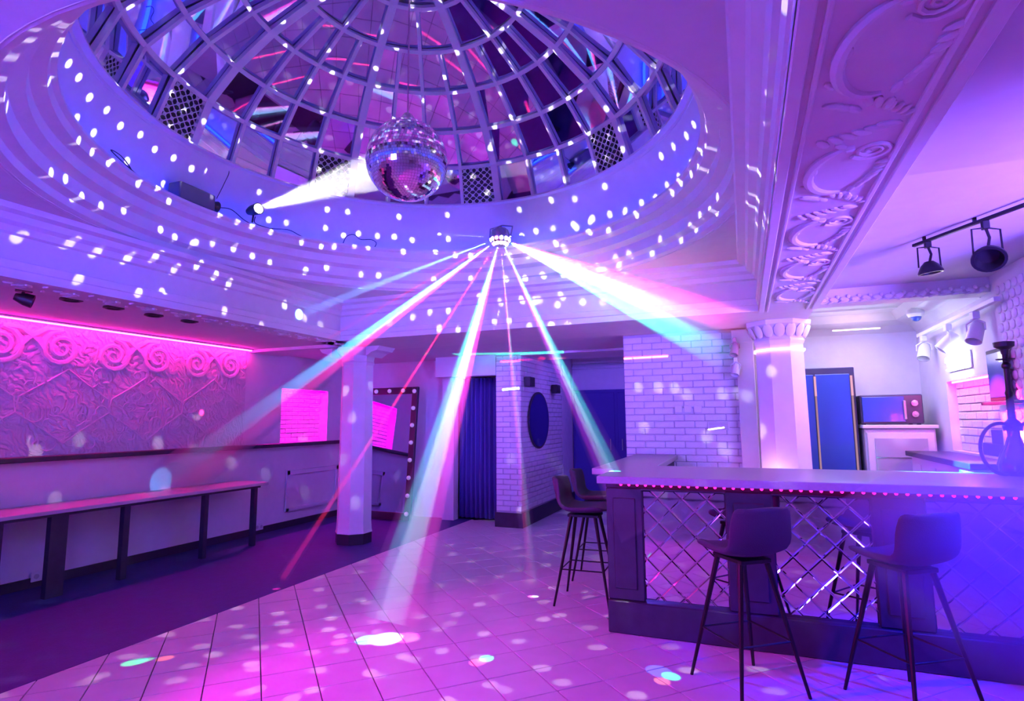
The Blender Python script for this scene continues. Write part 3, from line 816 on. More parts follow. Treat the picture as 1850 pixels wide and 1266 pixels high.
# ------------------------------------------------------------------ bulb mirror at the back
def bulb_mirror():
    P0 = Vector((-5.20, 7.62, 0))
    w_, h_ = 1.05, 2.02
    t = thing('bulb_mirror', P0, 'large leaning dressing mirror with dark frame and round bulbs', 'mirror')
    nrm = Vector((-.06, -.99, .09)).normalized()
    side = Vector((0, 0, 1)).cross(nrm).normalized()
    if side.x < 0: side = -side
    up = nrm.cross(side)
    if up.z < 0: up = -up
    def bx(name, u0, u1, v0, v1, d0, d1, mat, bev=0):
        mt = Matrix((side, up, nrm)).transposed().to_4x4(); mt.translation = P0+Vector((0, 0, .004))+side*(u0+u1)/2+up*(v0+v1)/2+nrm*(d0+d1)/2
        return MB().boxm(mt, u1-u0, v1-v0, d1-d0).build(name, mat, t, bevel=bev)
    fw = .105
    bx('frame_side', -w_/2, -w_/2+fw, .02, h_, -.02, .03, m_darkwood, .005)
    bx('frame_side', w_/2-fw, w_/2, .02, h_, -.02, .03, m_darkwood, .005)
    bx('frame_top', -w_/2+fw, w_/2-fw, h_-fw, h_, -.02, .03, m_darkwood, .005)
    bx('frame_bottom', -w_/2+fw, w_/2-fw, .02, .02+fw, -.02, .03, m_darkwood, .005)
    bx('glass', -w_/2+fw, w_/2-fw, .02+fw, h_-fw, -.01, .008, m_mirror)
    bm_ = mesh_only(MB().ell((0,0,0), .033, .033, .033, 12, 8), 'bulb', m_bulb, smooth=True)
    pts = [(w_/2-fw/2, .12+i*.262) for i in range(8)]+[(-w_/2+fw/2, .12+i*.262) for i in range(8)]+[(-.26+.26*i, h_-fw/2) for i in range(3)]
    for u, v in pts:
        inst('bulb', bm_, t, P0+side*u+up*v+nrm*.045)
bulb_mirror()

# ------------------------------------------------------------------ curtain, oval mirror, wall boxes
b = MB(); n_ = 60; zs = (0.03, .6, 1.2, 1.7, 2.145)
vs = []; fs = []
for iz, z in enumerate(zs):
    for i in range(n_+1):
        x = -4.14+.78*i/n_; vs.append((x, 8.12+.028*math.sin(i*1.05)+.012*math.sin(i*.43+iz*.5), z))
for iz in range(len(zs)-1):
    for i in range(n_): fs.append((iz*(n_+1)+i, iz*(n_+1)+i+1, (iz+1)*(n_+1)+i+1, (iz+1)*(n_+1)+i))
cu = MB().add(vs, fs).build('doorway_curtain', m_curtain, smooth=True)
md = cu.modifiers.new('thick', 'SOLIDIFY'); md.thickness = .006
tag(cu, 'dark blue floor length curtain hanging in the back doorway', 'curtain')
rd = thing('curtain_rod', (-3.75, 8.12, 2.15), 'thin dark rod carrying the doorway curtain', 'curtain rod')
MB().tube([(-4.15, 8.12, 2.16), (-3.342, 8.12, 2.16)], .012).build('rod', m_black, rd)
ov = thing('oval_mirror', (-2.94, 8.42, 1.05), 'tall oval mirror hung on the white brick corridor wall', 'mirror')
def oval(b, ry, rz, x0, x1, n=40):
    b.prism([(x0, 8.42+ry*math.cos(2*PI*i/n), 1.49+rz*math.sin(2*PI*i/n)) for i in range(n)], (x1-x0, 0, 0), (0, 0, 0)); return b
oval(MB(), .47, .43, -2.94, -2.925).build('frame', m_darkwood, ov)
oval(MB(), .44, .40, -2.925, -2.921).build('glass', M('dim_mirror_glass', (.40, .36, .60), .08, 1.0, noise=0), ov)
for (px_, py_), lbl in (((951, 690), 'small dark wall lamp box above the oval mirror, nearer the room'), ((999, 703), 'small dark wall box farther along the corridor wall')):
    p = onx(px_, py_, -2.94)
    t = thing('wall_lamp_box', (-2.90, p.y, p.z-.09), lbl, 'wall box')
    MB().box(-2.94, -2.84, p.y-.10, p.y+.10, p.z-.07, p.z+.07).build('housing', m_darkwood, t, bevel=.008)
    MB().box(-2.84, -2.836, p.y-.075, p.y+.075, p.z-.05, p.z+.05).build('front_plate', m_blackp, t)
p = ony(1118, 690, 7.0)
t = thing('wall_switch_box', (-1.30, 7.4, 1.95), 'small dark box at the edge of the brick wall', 'wall box')
MB().box(-1.30, -1.262, 7.0, 7.12, 1.92, 2.10).build('housing', m_blackp, t, bevel=.006)

# ------------------------------------------------------------------ behind the bar
fr = thing('tall_cabinet', (.80, 7.2, 0), 'tall dark double door cooler beside the bar column', 'cabinet')
MB().box(.50, 1.09, 6.95, 7.49, .003, 2.02).build('body', m_applb, fr, bevel=.006)
for x0, x1 in ((.52, .70), (.72, 1.04)):
    MB().box(x0, x1, 6.925, 6.95, .10, 1.95).build('door', m_fridge_dark, fr, bevel=.005)
for x in (.715, 1.055):
    MB().box(x-.008, x+.008, 6.915, 6.93, .10, 1.93).build('door_strip', M_emit('soft_pink_led', (1.0, .55, .75), .45), fr)
    MB().box(x-.010, x+.010, 6.912, 6.928, 1.72, 1.93).build('handle', M_emit('pink_led_handle', (1.0, .5, .7), .9), fr)
wf = thing('glass_fridge', (1.36, 7.1, 0), 'white low display fridge with glass door under the microwave', 'fridge')
MB().box(1.13, 1.74, 6.88, 7.48, .003, 1.38).build('body', m_whitep, wf, bevel=.01)
MB().box(1.11, 1.76, 6.84, 7.49, 1.38, 1.415).build('top', m_whitep, wf, bevel=.005)
dr = MB().box(1.145, 1.725, 6.855, 6.88, .12, 1.34).build('door', m_whitep, wf, bevel=.006)
MB().box(1.21, 1.66, 6.848, 6.857, .2, 1.28).build('pane', m_glass, dr)
for z in (.55, .86, 1.09):
    MB().box(1.21, 1.66, 6.844, 6.850, z-.006, z+.006).build('shelf_edge', m_steel, dr)
MB().tube([(1.70, 6.835, .8), (1.70, 6.835, 1.15)], .01).build('handle', m_steel, dr)
mw = thing('microwave', (1.38, 7.1, 1.416), 'black microwave oven with two round knobs on the display fridge', 'microwave')
MB().box(1.115, 1.66, 6.90, 7.30, 1.425, 1.72).build('body', m_applb, mw, bevel=.01)
md_ = MB().box(1.13, 1.50, 6.885, 6.902, 1.445, 1.70).build('door', m_fridge_dark, mw, bevel=.005)
MB().box(1.485, 1.51, 6.862, 6.884, 1.47, 1.66).build('handle', m_steel, md_, bevel=.006)
for z in (1.63, 1.52):
    MB().lathe([(0, 0), (.032, 0), (.030, .018), (0, .020)], (1.585, 6.898, z), 16, axis=(0, -1, 0)).build('knob', m_steel, mw, smooth=False)
for x, y in ((1.14, 6.94), (1.62, 6.94), (1.14, 7.26), (1.62, 7.26)):
    MB().box(x-.015, x+.015, y-.015, y+.015, 1.416, 1.426).build('foot', m_blackp, mw)
bc = thing('back_counter', (1.6, 6.0, 0), 'low white back counter with dark top along the right bar wall', 'counter')
MB().box(1.48, 1.79, 5.05, 6.70, .003, 1.12).build('body', m_whitep, bc, bevel=.004)
MB().box(1.44, 1.795, 5.0, 6.75, 1.12, 1.165).build('top', m_darkwood, bc, bevel=.004)
for y in (6.45, 6.0):
    MB().box(1.47, 1.48, y-.06, y+.06, .98, 1.06).build('socket_plate', m_whitep, bc, bevel=.003)
# neon sign
pn = onx(1735, 653, XR)
ne = thing('neon_sign', (XR-.03, pn.y, pn.z-.13), 'glowing white neon lettering on the right wall of the bar', 'neon sign')
MB().box(XR-.015, XR-.003, pn.y-.30, pn.y+.30, pn.z-.075, pn.z+.075).build('backboard', M('clear_board', (.8, .85, .9), .2), ne, bevel=.003)
pts = []
for i in range(61):
    t_ = i/60; pts.append((XR-.03, pn.y+.28-.56*t_, pn.z+.012+.045*math.sin(t_*13*PI)*(1-.2*math.sin(t_*5))))
MB().tube(pts, .008, 8).build('neon_tube', m_neon, ne, smooth=True)
MB().tube([(XR-.03, pn.y+.28, pn.z-.055), (XR-.03, pn.y-.28, pn.z-.055)], .007, 6).build('neon_underline', m_neon, ne)
# quilted pad panel near the right edge
qp = thing('quilted_panel', (XR-.05, 4.75, 1.2), 'white quilted wall panel at the right edge behind the hookah', 'wall panel')
MB().box(XR-.03, XR-.001, 4.2, 5.26, 1.17, 2.5).build('backing', m_plaster, qp)
pm = mesh_only(MB().ell((0,0,0), .014, .044, .034, 10, 6), 'pad', m_orn, smooth=True)
for r_ in range(18):
    for c_ in range(10):
        inst('pad', pm, qp, (XR-.032, 4.25+.098*c_+(.049 if r_ % 2 else 0), 1.22+.07*r_))
# framed dark panel on little shelf
fp = thing('framed_panel', (1.74, 5.26, 1.78), 'dark square framed panel standing on the shelf behind the hookah', 'frame')
MB().box(1.715, 1.735, 5.02, 5.36, 1.60, 1.98).build('frame', m_blackp, fp, bevel=.005)
MB().box(1.708, 1.716, 5.05, 5.33, 1.63, 1.95).build('panel', m_fridge_dark, fp)
sh = tag(MB().box(1.68, 1.77, 4.6, 5.44, 1.575, 1.599).build('wall_shelf', m_darkwood, bevel=.003), 'thin dark shelf under the framed panel', 'shelf')
# CCTV dome
pc = ony(1627, 580, 6.9); 
cc = thing('dome_camera', (1.62, 6.6, 2.42), 'white security camera with dark dome under the bar ceiling', 'camera')
pc = Vector((1.60, 6.62, 2.46))
MB().lathe([(0, .075), (.07, .075), (.075, .03), (.06, .0), (0, .0)], pc, 20).build('housing', m_whitep, cc, smooth=True)
MB().tube([(pc.x, pc.y, pc.z+.07), (pc.x, pc.y, 2.62)], .02).build('mount', m_whitep, cc)
MB().ell((pc.x, pc.y-.01, pc.z), .045, .045, .045, 14, 8).build('dome', m_fridge_dark, cc, smooth=True)
# white track spots on the bar right wall
def track_spot(name, p, aim, mat, label, grp, s=1.0):
    t = thing(name, p, label, 'spotlight', grp)
    p = Vector(p); aim = Vector(aim).normalized()
    MB().box(p.x-.02*s, p.x+.02*s, p.y-.035*s, p.y+.035*s, p.z-.05*s, p.z-.001).build('adapter', mat, t, bevel=.003)
    h = p+Vector((0, 0, -.13*s))
    sd = Vector((0, 0, 1)).cross(aim).normalized()
    MB().tube([p+Vector((0,0,-.045*s)), h+sd*.055*s+Vector((0,0,.05*s)), h+sd*.055*s], .006*s, 6).build('yoke', mat, t)
    MB().tube([p+Vector((0,0,-.045*s)), h-sd*.055*s+Vector((0,0,.05*s)), h-sd*.055*s], .006*s, 6).build('yoke', mat, t)
    MB().lathe([(0, -.07*s), (.03*s, -.07*s), (.045*s, -.02*s), (.048*s, .085*s), (.042*s, .085*s), (.036*s, .02*s), (0, .02*s)], h, 16, axis=aim).build('lamp_head', mat, t, smooth=True)
    return t
rl = tag(MB().box(XR-.12, XR-.08, 5.0, 7.0, 2.30, 2.335).build('lighting_track', m_whitep, bevel=.003), 'white lighting track along the right wall of the bar', 'lighting track')
for y_, lbl, am in ((6.85, 'white track spotlight farthest back in the bar', (-.3, -.5, -1)), (6.10, 'white track spotlight above the neon sign', (-.8, .1, -.9)), (5.45, 'large white track spotlight nearest the bar front', (-.4, -.4, -1))):
    track_spot('track_spotlight', (XR-.10, y_, 2.30), am, m_whitep, lbl, 'white track spotlights in the bar', 1.15)
# ceiling LED batten in bar
tag(MB().box(.95, 1.40, 7.16, 7.18, 2.44, 2.45).build('ceiling_light_line', M_emit('pink_line', (1.0, .6, .75), 9)), 'short pink light line under the bar cornice', 'light strip')
# black track at right ceiling
def q2(px_, py_, z): return onz(px_, py_, z)
ta, tb2 = q2(1650, 444, 2.53), q2(1905, 350, 2.53)
d = (tb2-ta)
tr = thing('lighting_track', (ta.x, ta.y, 2.53), 'black lighting track on the purple ceiling at right', 'lighting track')
MB().tube([ta, tb2], .012, 4).build('rail', m_black, tr)
for f_ in (.1, .5, .95):
    p = ta+d*f_; MB().box(p.x-.008, p.x+.008, p.y-.008, p.y+.008, 2.535, 2.56).build('clip', m_black, tr)
def par_lamp(p, aim, label, s):
    p = Vector(p); aim = Vector(aim).normalized()
    t = thing('track_spotlight', p, label, 'spotlight', 'black track spotlights')
    MB().box(p.x-.016, p.x+.016, p.y-.016, p.y+.016, p.z-.06*s, p.z-.008).build('adapter', m_black, t, bevel=.003)
    h = p+Vector((0, 0, -.22*s)); sd = Vector((CR.x, CR.y, 0)).normalized()
    for q in (-1, 1):
        MB().tube([p+Vector((0,0,-.05*s)), p+Vector((0,0,-.06*s))+sd*q*.085*s, h+sd*q*.088*s], .005, 6).build('yoke', m_black, t)
    MB().tube([p+Vector((0,0,-.05*s)), p+Vector((0,0,-.11*s))+sd*.015, h+Vector((0,0,.04*s))], .007, 6).build('cable', m_black, t)
    MB().lathe([(0, -.05*s), (.03*s, -.05*s), (.06*s, -.02*s), (.085*s, .03*s), (.085*s, .045*s), (.07*s, .045*s), (.05*s, .0), (0, -.01*s)], h, 24, axis=aim).build('lamp_head', m_black, t, smooth=True)
par_lamp(ta+d*.125, (.1, .05, -1), 'black spotlight at the left end of the ceiling track', .75)
par_lamp(ta+d*.57, (-.25, -.75, -.75), 'round black spotlight hanging from the middle of the ceiling track', .9)
# spot lamps on the left of the bar column
for z_, lbl in ((2.33, 'small lamp clamped beside the bar column capital'), (2.12, 'small white lamp lower beside the pilaster')):
    track_spot('clamp_lamp', (-.06, 6.42, z_), (-.2, -.5, -1), m_whitep if z_ < 2.2 else M('red_lamp', (.6, .25, .35), .5), lbl, 'lamps beside the column', .9)

# ------------------------------------------------------------------ hookah
hp = onz(1833, 862, 1.106); hx, hy = 1.64, 4.80
hk = thing('hookah', (hx, hy, 1.106), 'dark glass hookah with a curled hose standing on the bar', 'hookah')
m_hg = M('dark_hookah_glass', (.03, .012, .06), .08, coat=.8)
MB().lathe([(0, 0), (.085, 0), (.105, .03), (.105, .07), (.085, .13), (.05, .20), (.034, .26), (.034, .30), (0, .30)], (hx, hy, 1.106), 28).build('base_bottle', m_hg, hk, smooth=True)
MB().lathe([(0, .29), (.05, .29), (.055, .32), (.04, .35), (.022, .37), (.020, .52), (.024, .54), (.017, .56), (.016, .70), (.026, .715), (.026, .73), (.016, .745), (.016, .80), (0, .80)], (hx, hy, 1.106), 20).build('stem', m_black, hk, smooth=True)
MB().lathe([(0, .80), (.02, .80), (.024, .83), (.055, .85), (.058, .88), (.03, .885), (0, .88)], (hx, hy, 1.106), 20).build('bowl', m_blackp, hk, smooth=True)
MB().lathe([(.01, .76), (.05, .762), (.052, .768), (.01, .768)], (hx, hy, 1.106), 24).build('ash_plate', m_black, hk)
hose = []
for i in range(41):
    a = R(60)+R(285)*i/40
    hose.append((hx-.085+.125*math.cos(a), hy-.06+.02*math.cos(a), 1.106+.175+.165*math.sin(a)))
hose.append((hx-.03, hy-.1, 1.125))
MB().tube([(hx+.03, hy-.03, 1.43)]+hose, .0115, 8).build('hose', m_blackp, hk, smooth=True)
MB().tube([(hx+.03, hy, 1.42), (hx+.06, hy-.03, 1.45), (hx+.09, hy-.05, 1.49)], .012, 8).build('hose_port', m_black, hk, smooth=True)

# ------------------------------------------------------------------ mirror ball
BC = Vector((-2.08, 3.27, 3.28)); BR = .28
ball = thing('mirror_ball', BC-Vector((0,0,BR)), 'large mirror ball hanging in the middle of the dome', 'mirror ball')
MB().ell(BC, BR-.004, BR-.004, BR-.004, 32, 20).build('core', m_steel, ball, smooth=True)
b = MB(); rows = 46
for r_ in range(rows):
    e = -PI/2+PI*(r_+.5)/rows; n_ = max(4, int(2*rows*math.cos(e)))
    for j in range(n_):
        a = 2*PI*(j+.5*(r_ % 2))/n_
        nr = Vector((math.cos(e)*math.cos(a), math.cos(e)*math.sin(a), math.sin(e)))
        nr2 = (nr+Vector((random.gauss(0, .012), random.gauss(0, .012), random.gauss(0, .012)))).normalized()
        s_ = Vector((-math.sin(a), math.cos(a), 0)); s_ = (s_-nr2*s_.dot(nr2)).normalized(); u_ = nr2.cross(s_)
        c = BC+nr*BR; hw_ = PI*BR/rows/2*.93
        hx_ = min(hw_, PI*BR*math.cos(e)/n_*.95)
        b.add([c-s_*hx_-u_*hw_, c+s_*hx_-u_*hw_, c+s_*hx_+u_*hw_, c-s_*hx_+u_*hw_], [(0, 1, 2, 3)])
bo = b.build('mirror_chip', m_ballm, ball, fixn=False); bo['kind'] = 'stuff'
MB().lathe([(0, BR-.01), (.06, BR-.01), (.055, BR+.02), (.03, BR+.06), (0, BR+.06)], BC, 20).build('cap', m_steel, ball, smooth=True)
MB().tube([BC+Vector((0,0,BR+.05)), Vector((BC.x, BC.y, 4.96))], .006, 6).build('rod', m_steel, ball)

# ------------------------------------------------------------------ pin spot and things lying on the dome ledge
PS = Vector((-3.86, 3.70, 3.35))
pst = thing('pin_spotlight', PS-Vector((0, 0, .11)), 'small black pin spotlight on the dome ledge aimed at the mirror ball', 'spotlight')
aimp = (BC-PS).normalized()
MB().lathe([(0, -.16), (.03, -.16), (.045, -.10), (.05, 0.0), (.043, 0.0), (.035, -.04), (0, -.05)], PS, 18, axis=aimp).build('lamp_head', m_blackp, pst, smooth=True)
MB().lathe([(0, 0), (.036, 0), (.036, .004), (0, .004)], PS-aimp*.035, 18, axis=aimp).build('lens', m_lens, pst)
MB().tube([PS-aimp*.08+Vector((0,0,-.03)), (PS.x-.08, PS.y+.01, 3.238)], .008, 6).build('stand', m_blackp, pst)
spot('pin_spot_light', PS+aimp*.02, BC, 6.0, (1.0, .97, 1.0), 2600, .35, .02)
def ledge(az, r=2.0, z=3.237):
    return Vector((DC.x+r*math.cos(R(az)), DC.y+r*math.sin(R(az)), z))
# projector box on the ledge
pb = ledge(182, 2.01)
pj = thing('laser_projector', pb, 'dark box projector lying on the dome ledge beside the pin spot', 'projector')
mt = Matrix.Rotation(R(182+90), 4, 'Z'); mt.translation = pb+Vector((0, 0, .075))
MB().boxm(mt, .34, .13, .14).build('housing', M('grey_housing', (.10, .09, .16), .5), pj, bevel=.008)
e_ = pb+Vector((math.sin(R(182))*0, 0, 0))
tdir = Vector((-math.sin(R(182)), math.cos(R(182)), 0))
MB().lathe([(0, 0), (.025, 0), (.05, .07), (.045, .07), (.02, .01), (0, .01)], pb+Vector((0,0,.08))-tdir*.17, 16, axis=-tdir).build('lens_hood', m_blackp, pj, smooth=True)
# cable loops
def cable(pts, label, r=.004):
    # smooth with catmull-rom
    P_ = [Vector(p) for p in pts]; out = []
    for i in range(len(P_)-1):
        p0, p1, p2, p3 = P_[max(i-1, 0)], P_[i], P_[i+1], P_[min(i+2, len(P_)-1)]
        for k in range(6):
            t = k/6
            out.append(.5*((2*p1)+(-p0+p2)*t+(2*p0-5*p1+4*p2-p3)*t*t+(-p0+3*p1-3*p2+p3)*t**3))
    out.append(P_[-1])
    return tag(MB().tube(out, r, 6).build('cable', m_blackp, smooth=True), label, 'cable')
def LZ(az, dz, r=1.99): return ledge(az, r, 3.237+dz)
cable([LZ(199, .005), LZ(200, .05), LZ(203, .09), LZ(206, .08), LZ(203, .06), LZ(198, .03), LZ(195, .01)], 'black cable loop on the ledge left of the projector')
cable([LZ(176, .14), LZ(174, .3, 2.0), LZ(173.5, .42, 1.97), LZ(177, .455, 1.955)], 'thin cable hanging from the dome mirrors to the projector', .003)
cable([LZ(176, .06), LZ(172, .09), LZ(168, .03), LZ(164, .01), LZ(160, .03), LZ(156, .05), LZ(153, .02), LZ(150, .005)], 'black cable trailing from the projector past the pin spot')
cable([LZ(166, .08, 1.95), LZ(166, .02, 1.95), LZ(163, .008, 1.95), LZ(161, .008, 1.95)], 'short black lead under the pin spot')
cable([LZ(141, .01), LZ(140, .09), LZ(138, .12), LZ(136, .08), LZ(133, .09), LZ(131.5, .06), LZ(132, .01)], 'black cable arch on the ledge right of the pin spot')

# ------------------------------------------------------------------ multi-beam disco light
DF = Vector((-2.14, 5.06, 3.27))
df = thing('disco_light', DF-Vector((0, 0, .16)), 'multi lens disco effect light on the dome ledge throwing coloured beams', 'disco light')
MB().lathe([(0, .10), (.05, .10), (.085, .07), (.10, .02), (.095, -.03), (.07, -.07), (.03, -.09), (0, -.09)], DF, 24).build('housing', m_steel, df, smooth=True)
MB().tube([DF+Vector((.11, .0, .0)), DF+Vector((.12, .03, .11)), DF+Vector((0, .05, .14)), DF+Vector((-.12, .03, .11)), DF+Vector((-.11, 0, 0))], .008, 8).build('bracket', m_steel, df, smooth=True)
lens_dirs = []
for el in (-15, -45):
    for az in range(-150, 31, 30):
        lens_dirs.append(Vector((math.cos(R(el))*math.cos(R(az)), math.cos(R(el))*math.sin(R(az)), math.sin(R(el)))))
for i, dvec in enumerate(lens_dirs):
    MB().lathe([(0, .014), (.016, .010), (.020, 0), (.020, -.012), (0, -.012)], DF+dvec*.092, 12, axis=dvec).build('lens', m_lens_red if i % 5 == 2 else m_lens, df, smooth=True)

haze = haze_mat('haze', 0.55)
haze_thick = haze_mat('thick_haze', 0.5)
def fade_mat(name, dens, f0):
    """haze thinning out along the beam: generated z of the cone runs along it"""
    mat = haze_mat(name, dens); n = mat.node_tree.nodes; l = mat.node_tree.links
    v = [x for x in n if x.type == 'VOLUME_SCATTER'][0]
    at = n.new('ShaderNodeVectorMath'); at.operation = 'LENGTH'
    tc = n.new('ShaderNodeTexCoord'); l.new(tc.outputs['Object'], at.inputs[0])
    mr = n.new('ShaderNodeMapRange'); mr.interpolation_type = 'SMOOTHSTEP'
    mr.inputs['From Min'].default_value = f0; mr.inputs['From Max'].default_value = f0*2.1
    mr.inputs['To Min'].default_value = dens; mr.inputs['To Max'].default_value = 0.0
    l.new(at.outputs['Value'], mr.inputs['Value']); l.new(mr.outputs['Result'], v.inputs['Density'])
    return mat
haze_dense = haze_mat('dense_haze', 1.0)
haze_fade = fade_mat('fading_haze', .6, 1.15)
haze_veil = haze_mat('veil_haze', .7)
def cone(name, a, e, r0, r1, mat, label):
    a = Vector(a); e = Vector(e)
    b = MB(); d_ = (e-a).normalized(); L = (e-a).length
    b.lathe([(0, 0), (r0, 0), (r1, L), (0, L)], a, 24, axis=d_)
    o = b.build(name, mat, origin=a)
    return tag(o, label, 'light beam', 'haze beams', 'stuff')
def beam(end, spots, half, label, mat=haze):
    """end: 3d end point. spots: list of (offset_deg_side, offset_deg_up, half, colour, power)"""
    end = Vector(end); d_ = (end-DF).normalized(); a = DF+d_*.125
    L = (end-a).length
    cone('light_beam', a, a+d_*L*.975, .012, math.tan(R(half))*L*.975+.012, mat, label)
    sd = d_.cross(Vector((CD))).normalized(); 
    for k, (os_, hf, col, pw) in enumerate(spots):
        tgt = a+d_*L+sd*math.tan(R(os_))*L
        spot('disco_lens_light', a-d_*.004, tgt, hf, col, pw, .55, .004)
CYAN = (.35, .8, 1.0); PINK = (1.0, .25, .55); WHT = (.85, .9, 1.0); RED = (1.0, .02, .12); GRN = (.1, 1.0, .65); BLU = (.12, .35, 1.0)
BP = 4400
WHT = (.62, .70, 1.0)
beam(onx(300, 880, -6.1), [(-1.1, 1.9, (.08, .45, 1.0), 13*BP), (1.1, 1.7, (1.0, .04, .35), 8*BP)], 3.6, 'blue and pink beam slanting down to the tables at left', haze_dense)
beam(onx(545, 566, BXL1+.03), [(0, 1.6, BLU, 3*BP)], 2.2, 'faint blue beam towards the left column top')
beam(onz(500, 1062, .01), [(0, .5, RED, 20*BP)], .6, 'thin red beam falling to the edge of the dark floor')
beam(onx(585, 616, BXL1+.03), [(0, .4, RED, 6*BP)], .5, 'second thin red beam slanting to the left beam')
beam(onz(705, 1150, .01), [(-.4, 2.0, WHT, 7*BP), (-2.3, 1.5, (.08, .70, 1.0), 5*BP), (1.8, 1.6, (1.0, .06, .6), 5*BP)], 4.4, 'broad white and cyan beam falling to the floor in the middle')
beam(onz(962, 1075, .01), [(-.2, .6, (1.0, .10, .5), 5*BP), (.4, .6, WHT, 3*BP)], 1.3, 'narrow pinkish beam falling almost straight down')
beam(ony(1165, 985, BF-.05), [(.7, 1.2, (.08, .9, .8), 3.4*BP), (-.3, 1.1, WHT, 4*BP), (-1.4, 1.0, (.8, .06, 1.0), 2.4*BP)], 2.6, 'cyan and white beam falling towards the bar corner')
beam(ony(1190, 592, 5.2), [(0, 1.8, WHT, 1.0*BP)], 2.2, 'faint white beam passing over the brick wall', haze_fade)
beam(ony(1420, 660, 5.12), [(4.4, 3.9, (1.0, .02, .28), 13*BP), (.6, 3.9, WHT, 2.6*BP), (-3.6, 3.7, (.03, 1.0, .65), 8*BP)], 9.6, 'wide red white and green beam spreading towards the bar column', haze_fade)
beam(onx(670, 415, -3.9), [(0, .8, WHT, .5*BP)], 1.2, 'faint pale beam going level to the left along the ledge', haze_fade)
e_ = Vector((.80, 3.9, .35)); d_ = (e_-BLUE_FILL).normalized(); L_ = 2.45  # haze cone added along the blue fill as a veil over the bar
cone('light_beam', BLUE_FILL+d_*.02, BLUE_FILL+d_*L_, .04, math.tan(R(15.5))*L_, haze_veil, 'added deep blue haze cone veiling the right part of the bar')
# floor pools of the rotating lenses
for px_, py_, col, pw, hf in ((615, 1160, (1, .1, .5), 30, .9), (648, 1146, (.3, .8, 1), 30, .9), (862, 1196, (1, .12, .3), 34, .9), (879, 1189, (0, 1, .3), 50, .8), (1212, 1221, (0, 1, .35), 50, .8), (1190, 1212, (.02, .15, 1), 40, 1.2), (1196, 1230, (1, .3, .15), 26, .7), (243, 1196, (0, 1, .3), 50, .8), (262, 1192, (.0, 1, .3), 26, .6), (298, 1189, (1, .2, .02), 36, .6)):
    tg = onz(px_, py_, 0); dv = (tg-DF).normalized()
    spot('disco_lens_light', DF+dv*.13, tg, hf, col, pw*40, .3, .004)
# beam of the pin spot
L0 = (BC-PS).length-BR+.02
cone('light_beam', PS+aimp*.01, PS+aimp*L0, .03, math.tan(R(5.4))*L0, haze_thick, 'bright white beam from the pin spot to the mirror ball')

# ------------------------------------------------------------------ added dot-masked point lights standing in for the mirror ball's reflections
def gobo_light(name, loc, typ, power, col=(1, 1, 1)):
    l = bpy.data.lights.new(name, typ); l.energy = power; l.color = col; l.shadow_soft_size = 0.0
    o = bpy.data.objects.new(name, l); COL.objects.link(o); o.location = loc
    l.use_nodes = True
    n = l.node_tree.nodes; k = l.node_tree.links
    em = n['Emission']
    return o, n, k, em
class NG:
    def __init__(s, n, k): s.n = n; s.k = k
    def m(s, op, a, b=None, c=None):
        x = s.n.new('ShaderNodeMath'); x.operation = op
        for i, v in enumerate((a, b, c)):
            if v is None: continue
            if isinstance(v, (int, float)): x.inputs[i].default_value = v
            else: s.k.new(v, x.inputs[i])
        return x.outputs[0]
def dots(loc, power):
    o, n, k, em = gobo_light('mirror_ball_glint_light', loc, 'POINT', power, (1.0, .93, 1.0))
    g = NG(n, k)
    tc = n.new('ShaderNodeTexCoord'); sp = n.new('ShaderNodeSeparateXYZ'); k.new(tc.outputs['Normal'], sp.inputs[0])
    x, y, z = sp.outputs
    az = g.m('ARCTAN2', y, x); el = g.m('ARCSINE', z)
    er = g.m('DIVIDE', el, R(6.2)); row = g.m('FLOOR', er)
    fz = g.m('SUBTRACT', g.m('SUBTRACT', er, row), .5)
    nc = g.m('ROUND', g.m('MULTIPLY', g.m('COSINE', g.m('MULTIPLY', g.m('ADD', row, .5), R(6.2))), 66.0))
    wn = n.new('ShaderNodeTexWhiteNoise'); wn.noise_dimensions = '1D'; k.new(row, wn.inputs['W'])
    ac = g.m('ADD', g.m('MULTIPLY', g.m('DIVIDE', az, 2*PI), nc), wn.outputs['Value'])
    ci = g.m('FLOOR', ac); fa = g.m('SUBTRACT', g.m('SUBTRACT', ac, ci), .5)
    cx = n.new('ShaderNodeCombineXYZ'); k.new(ci, cx.inputs[0]); k.new(row, cx.inputs[1])
    w2 = n.new('ShaderNodeTexWhiteNoise'); w2.noise_dimensions = '2D'; k.new(cx.outputs[0], w2.inputs['Vector'])
    s2_ = n.new('ShaderNodeSeparateColor'); k.new(w2.outputs['Color'], s2_.inputs[0])
    r_, gg, bb_ = s2_.outputs
    fz = g.m('ADD', fz, g.m('MULTIPLY', g.m('SUBTRACT', r_, .5), .3))
    fa = g.m('ADD', fa, g.m('MULTIPLY', g.m('SUBTRACT', gg, .5), .3))
    dd = g.m('SQRT', g.m('ADD', g.m('MULTIPLY', fz, fz), g.m('MULTIPLY', fa, fa)))
    mr = n.new('ShaderNodeMapRange'); mr.interpolation_type = 'SMOOTHSTEP'
    k.new(dd, mr.inputs['Value']); mr.inputs['From Min'].default_value = .175; mr.inputs['From Max'].default_value = .11
    mr.inputs['To Min'].default_value = 0; mr.inputs['To Max'].default_value = 1
    on = g.m('GREATER_THAN', bb_, .3)
    m2 = n.new('ShaderNodeMapRange'); k.new(z, m2.inputs['Value'])
    for nm, vv_ in (('From Min', -.8), ('From Max', -.25), ('To Min', .55), ('To Max', 1.0)): m2.inputs[nm].default_value = vv_
    on = g.m('MULTIPLY', on, m2.outputs['Result'])
    k.new(g.m('MULTIPLY', g.m('MULTIPLY', mr.outputs['Result'], on), g.m('ADD', .4, bb_)), em.inputs['Strength'])
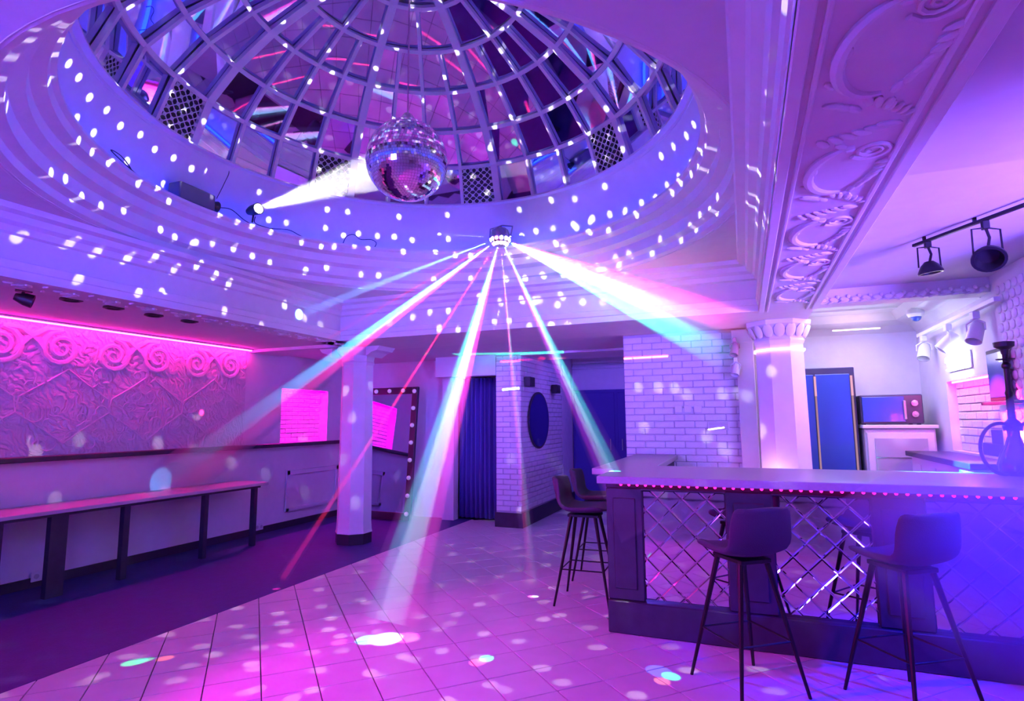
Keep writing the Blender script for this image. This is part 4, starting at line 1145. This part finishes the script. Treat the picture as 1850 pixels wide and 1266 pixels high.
side_ = Vector((-aimp.y, aimp.x, 0)).normalized()
dots(BC-aimp*(BR+.03), 330)
dots(BC+aimp*(BR+.03), 330)

# ------------------------------------------------------------------ laser lines thrown on the back walls by an added light out of view
def laser(loc, aim, segs, power):
    o, n, k, em = gobo_light('laser_line_light', loc, 'SPOT', power)
    o.data.spot_size = R(100); o.data.spot_blend = 0.0
    q = (Vector(aim)-Vector(loc)).to_track_quat('-Z', 'Y'); o.rotation_euler = q.to_euler()
    inv = q.to_matrix().inverted(); g = NG(n, k)
    tc = n.new('ShaderNodeTexCoord'); sp = n.new('ShaderNodeSeparateXYZ'); k.new(tc.outputs['Normal'], sp.inputs[0])
    x, y, z = sp.outputs
    u = g.m('DIVIDE', x, z); v = g.m('DIVIDE', y, z)
    tot = None
    for a, b_, col, wd in segs:
        A = inv @ (Vector(a)-Vector(loc)); B = inv @ (Vector(b_)-Vector(loc))
        au, av, bu, bv = A.x/A.z, A.y/A.z, B.x/B.z, B.y/B.z
        L = math.hypot(bu-au, bv-av); du, dv = (bu-au)/L, (bv-av)/L
        pu = g.m('SUBTRACT', u, au); pv = g.m('SUBTRACT', v, av)
        al = g.m('ADD', g.m('MULTIPLY', pu, du), g.m('MULTIPLY', pv, dv))
        pe = g.m('ABSOLUTE', g.m('SUBTRACT', g.m('MULTIPLY', pu, dv), g.m('MULTIPLY', pv, du)))
        mk = g.m('MULTIPLY', g.m('MULTIPLY', g.m('GREATER_THAN', al, 0.0), g.m('LESS_THAN', al, L)), g.m('LESS_THAN', pe, wd))
        mx = n.new('ShaderNodeMix'); mx.data_type = 'RGBA'; mx.inputs['A'].default_value = (0, 0, 0, 1); mx.inputs['B'].default_value = (*col, 1)
        k.new(mk, mx.inputs['Factor'])
        if tot is None: tot = mx.outputs['Result']
        else:
            ad = n.new('ShaderNodeMix'); ad.data_type = 'RGBA'; ad.blend_type = 'ADD'; ad.inputs['Factor'].default_value = 1
            k.new(tot, ad.inputs['A']); k.new(mx.outputs['Result'], ad.inputs['B']); tot = ad.outputs['Result']
    k.new(tot, em.inputs['Color'])
LS = Vector((-2.4, -.9, 1.5))
W_ = .0016
laser(LS, (-2.2, 7.7, 2.0), [
    (ony(830, 640, 7.72), ony(1018, 636, 7.72), (0, 1, .45), W_),
    (ony(905, 653, 7.72), ony(935, 652, 7.72), (1, .02, .1), W_),
    (ony(935, 652, 7.72), ony(960, 645, 7.72), (1, .02, .1), W_),
    (ony(1120, 648, 6.6), ony(1207, 643, 6.6), (1, .12, .1), W_),
    (ony(907, 704, 7.7), ony(938, 701, 7.7), (.7, .9, 1), W_*1.2),
    (ony(1280, 776, 6.6), ony(1310, 772, 6.6), (1, .8, .4), W_*.6)], 26000)
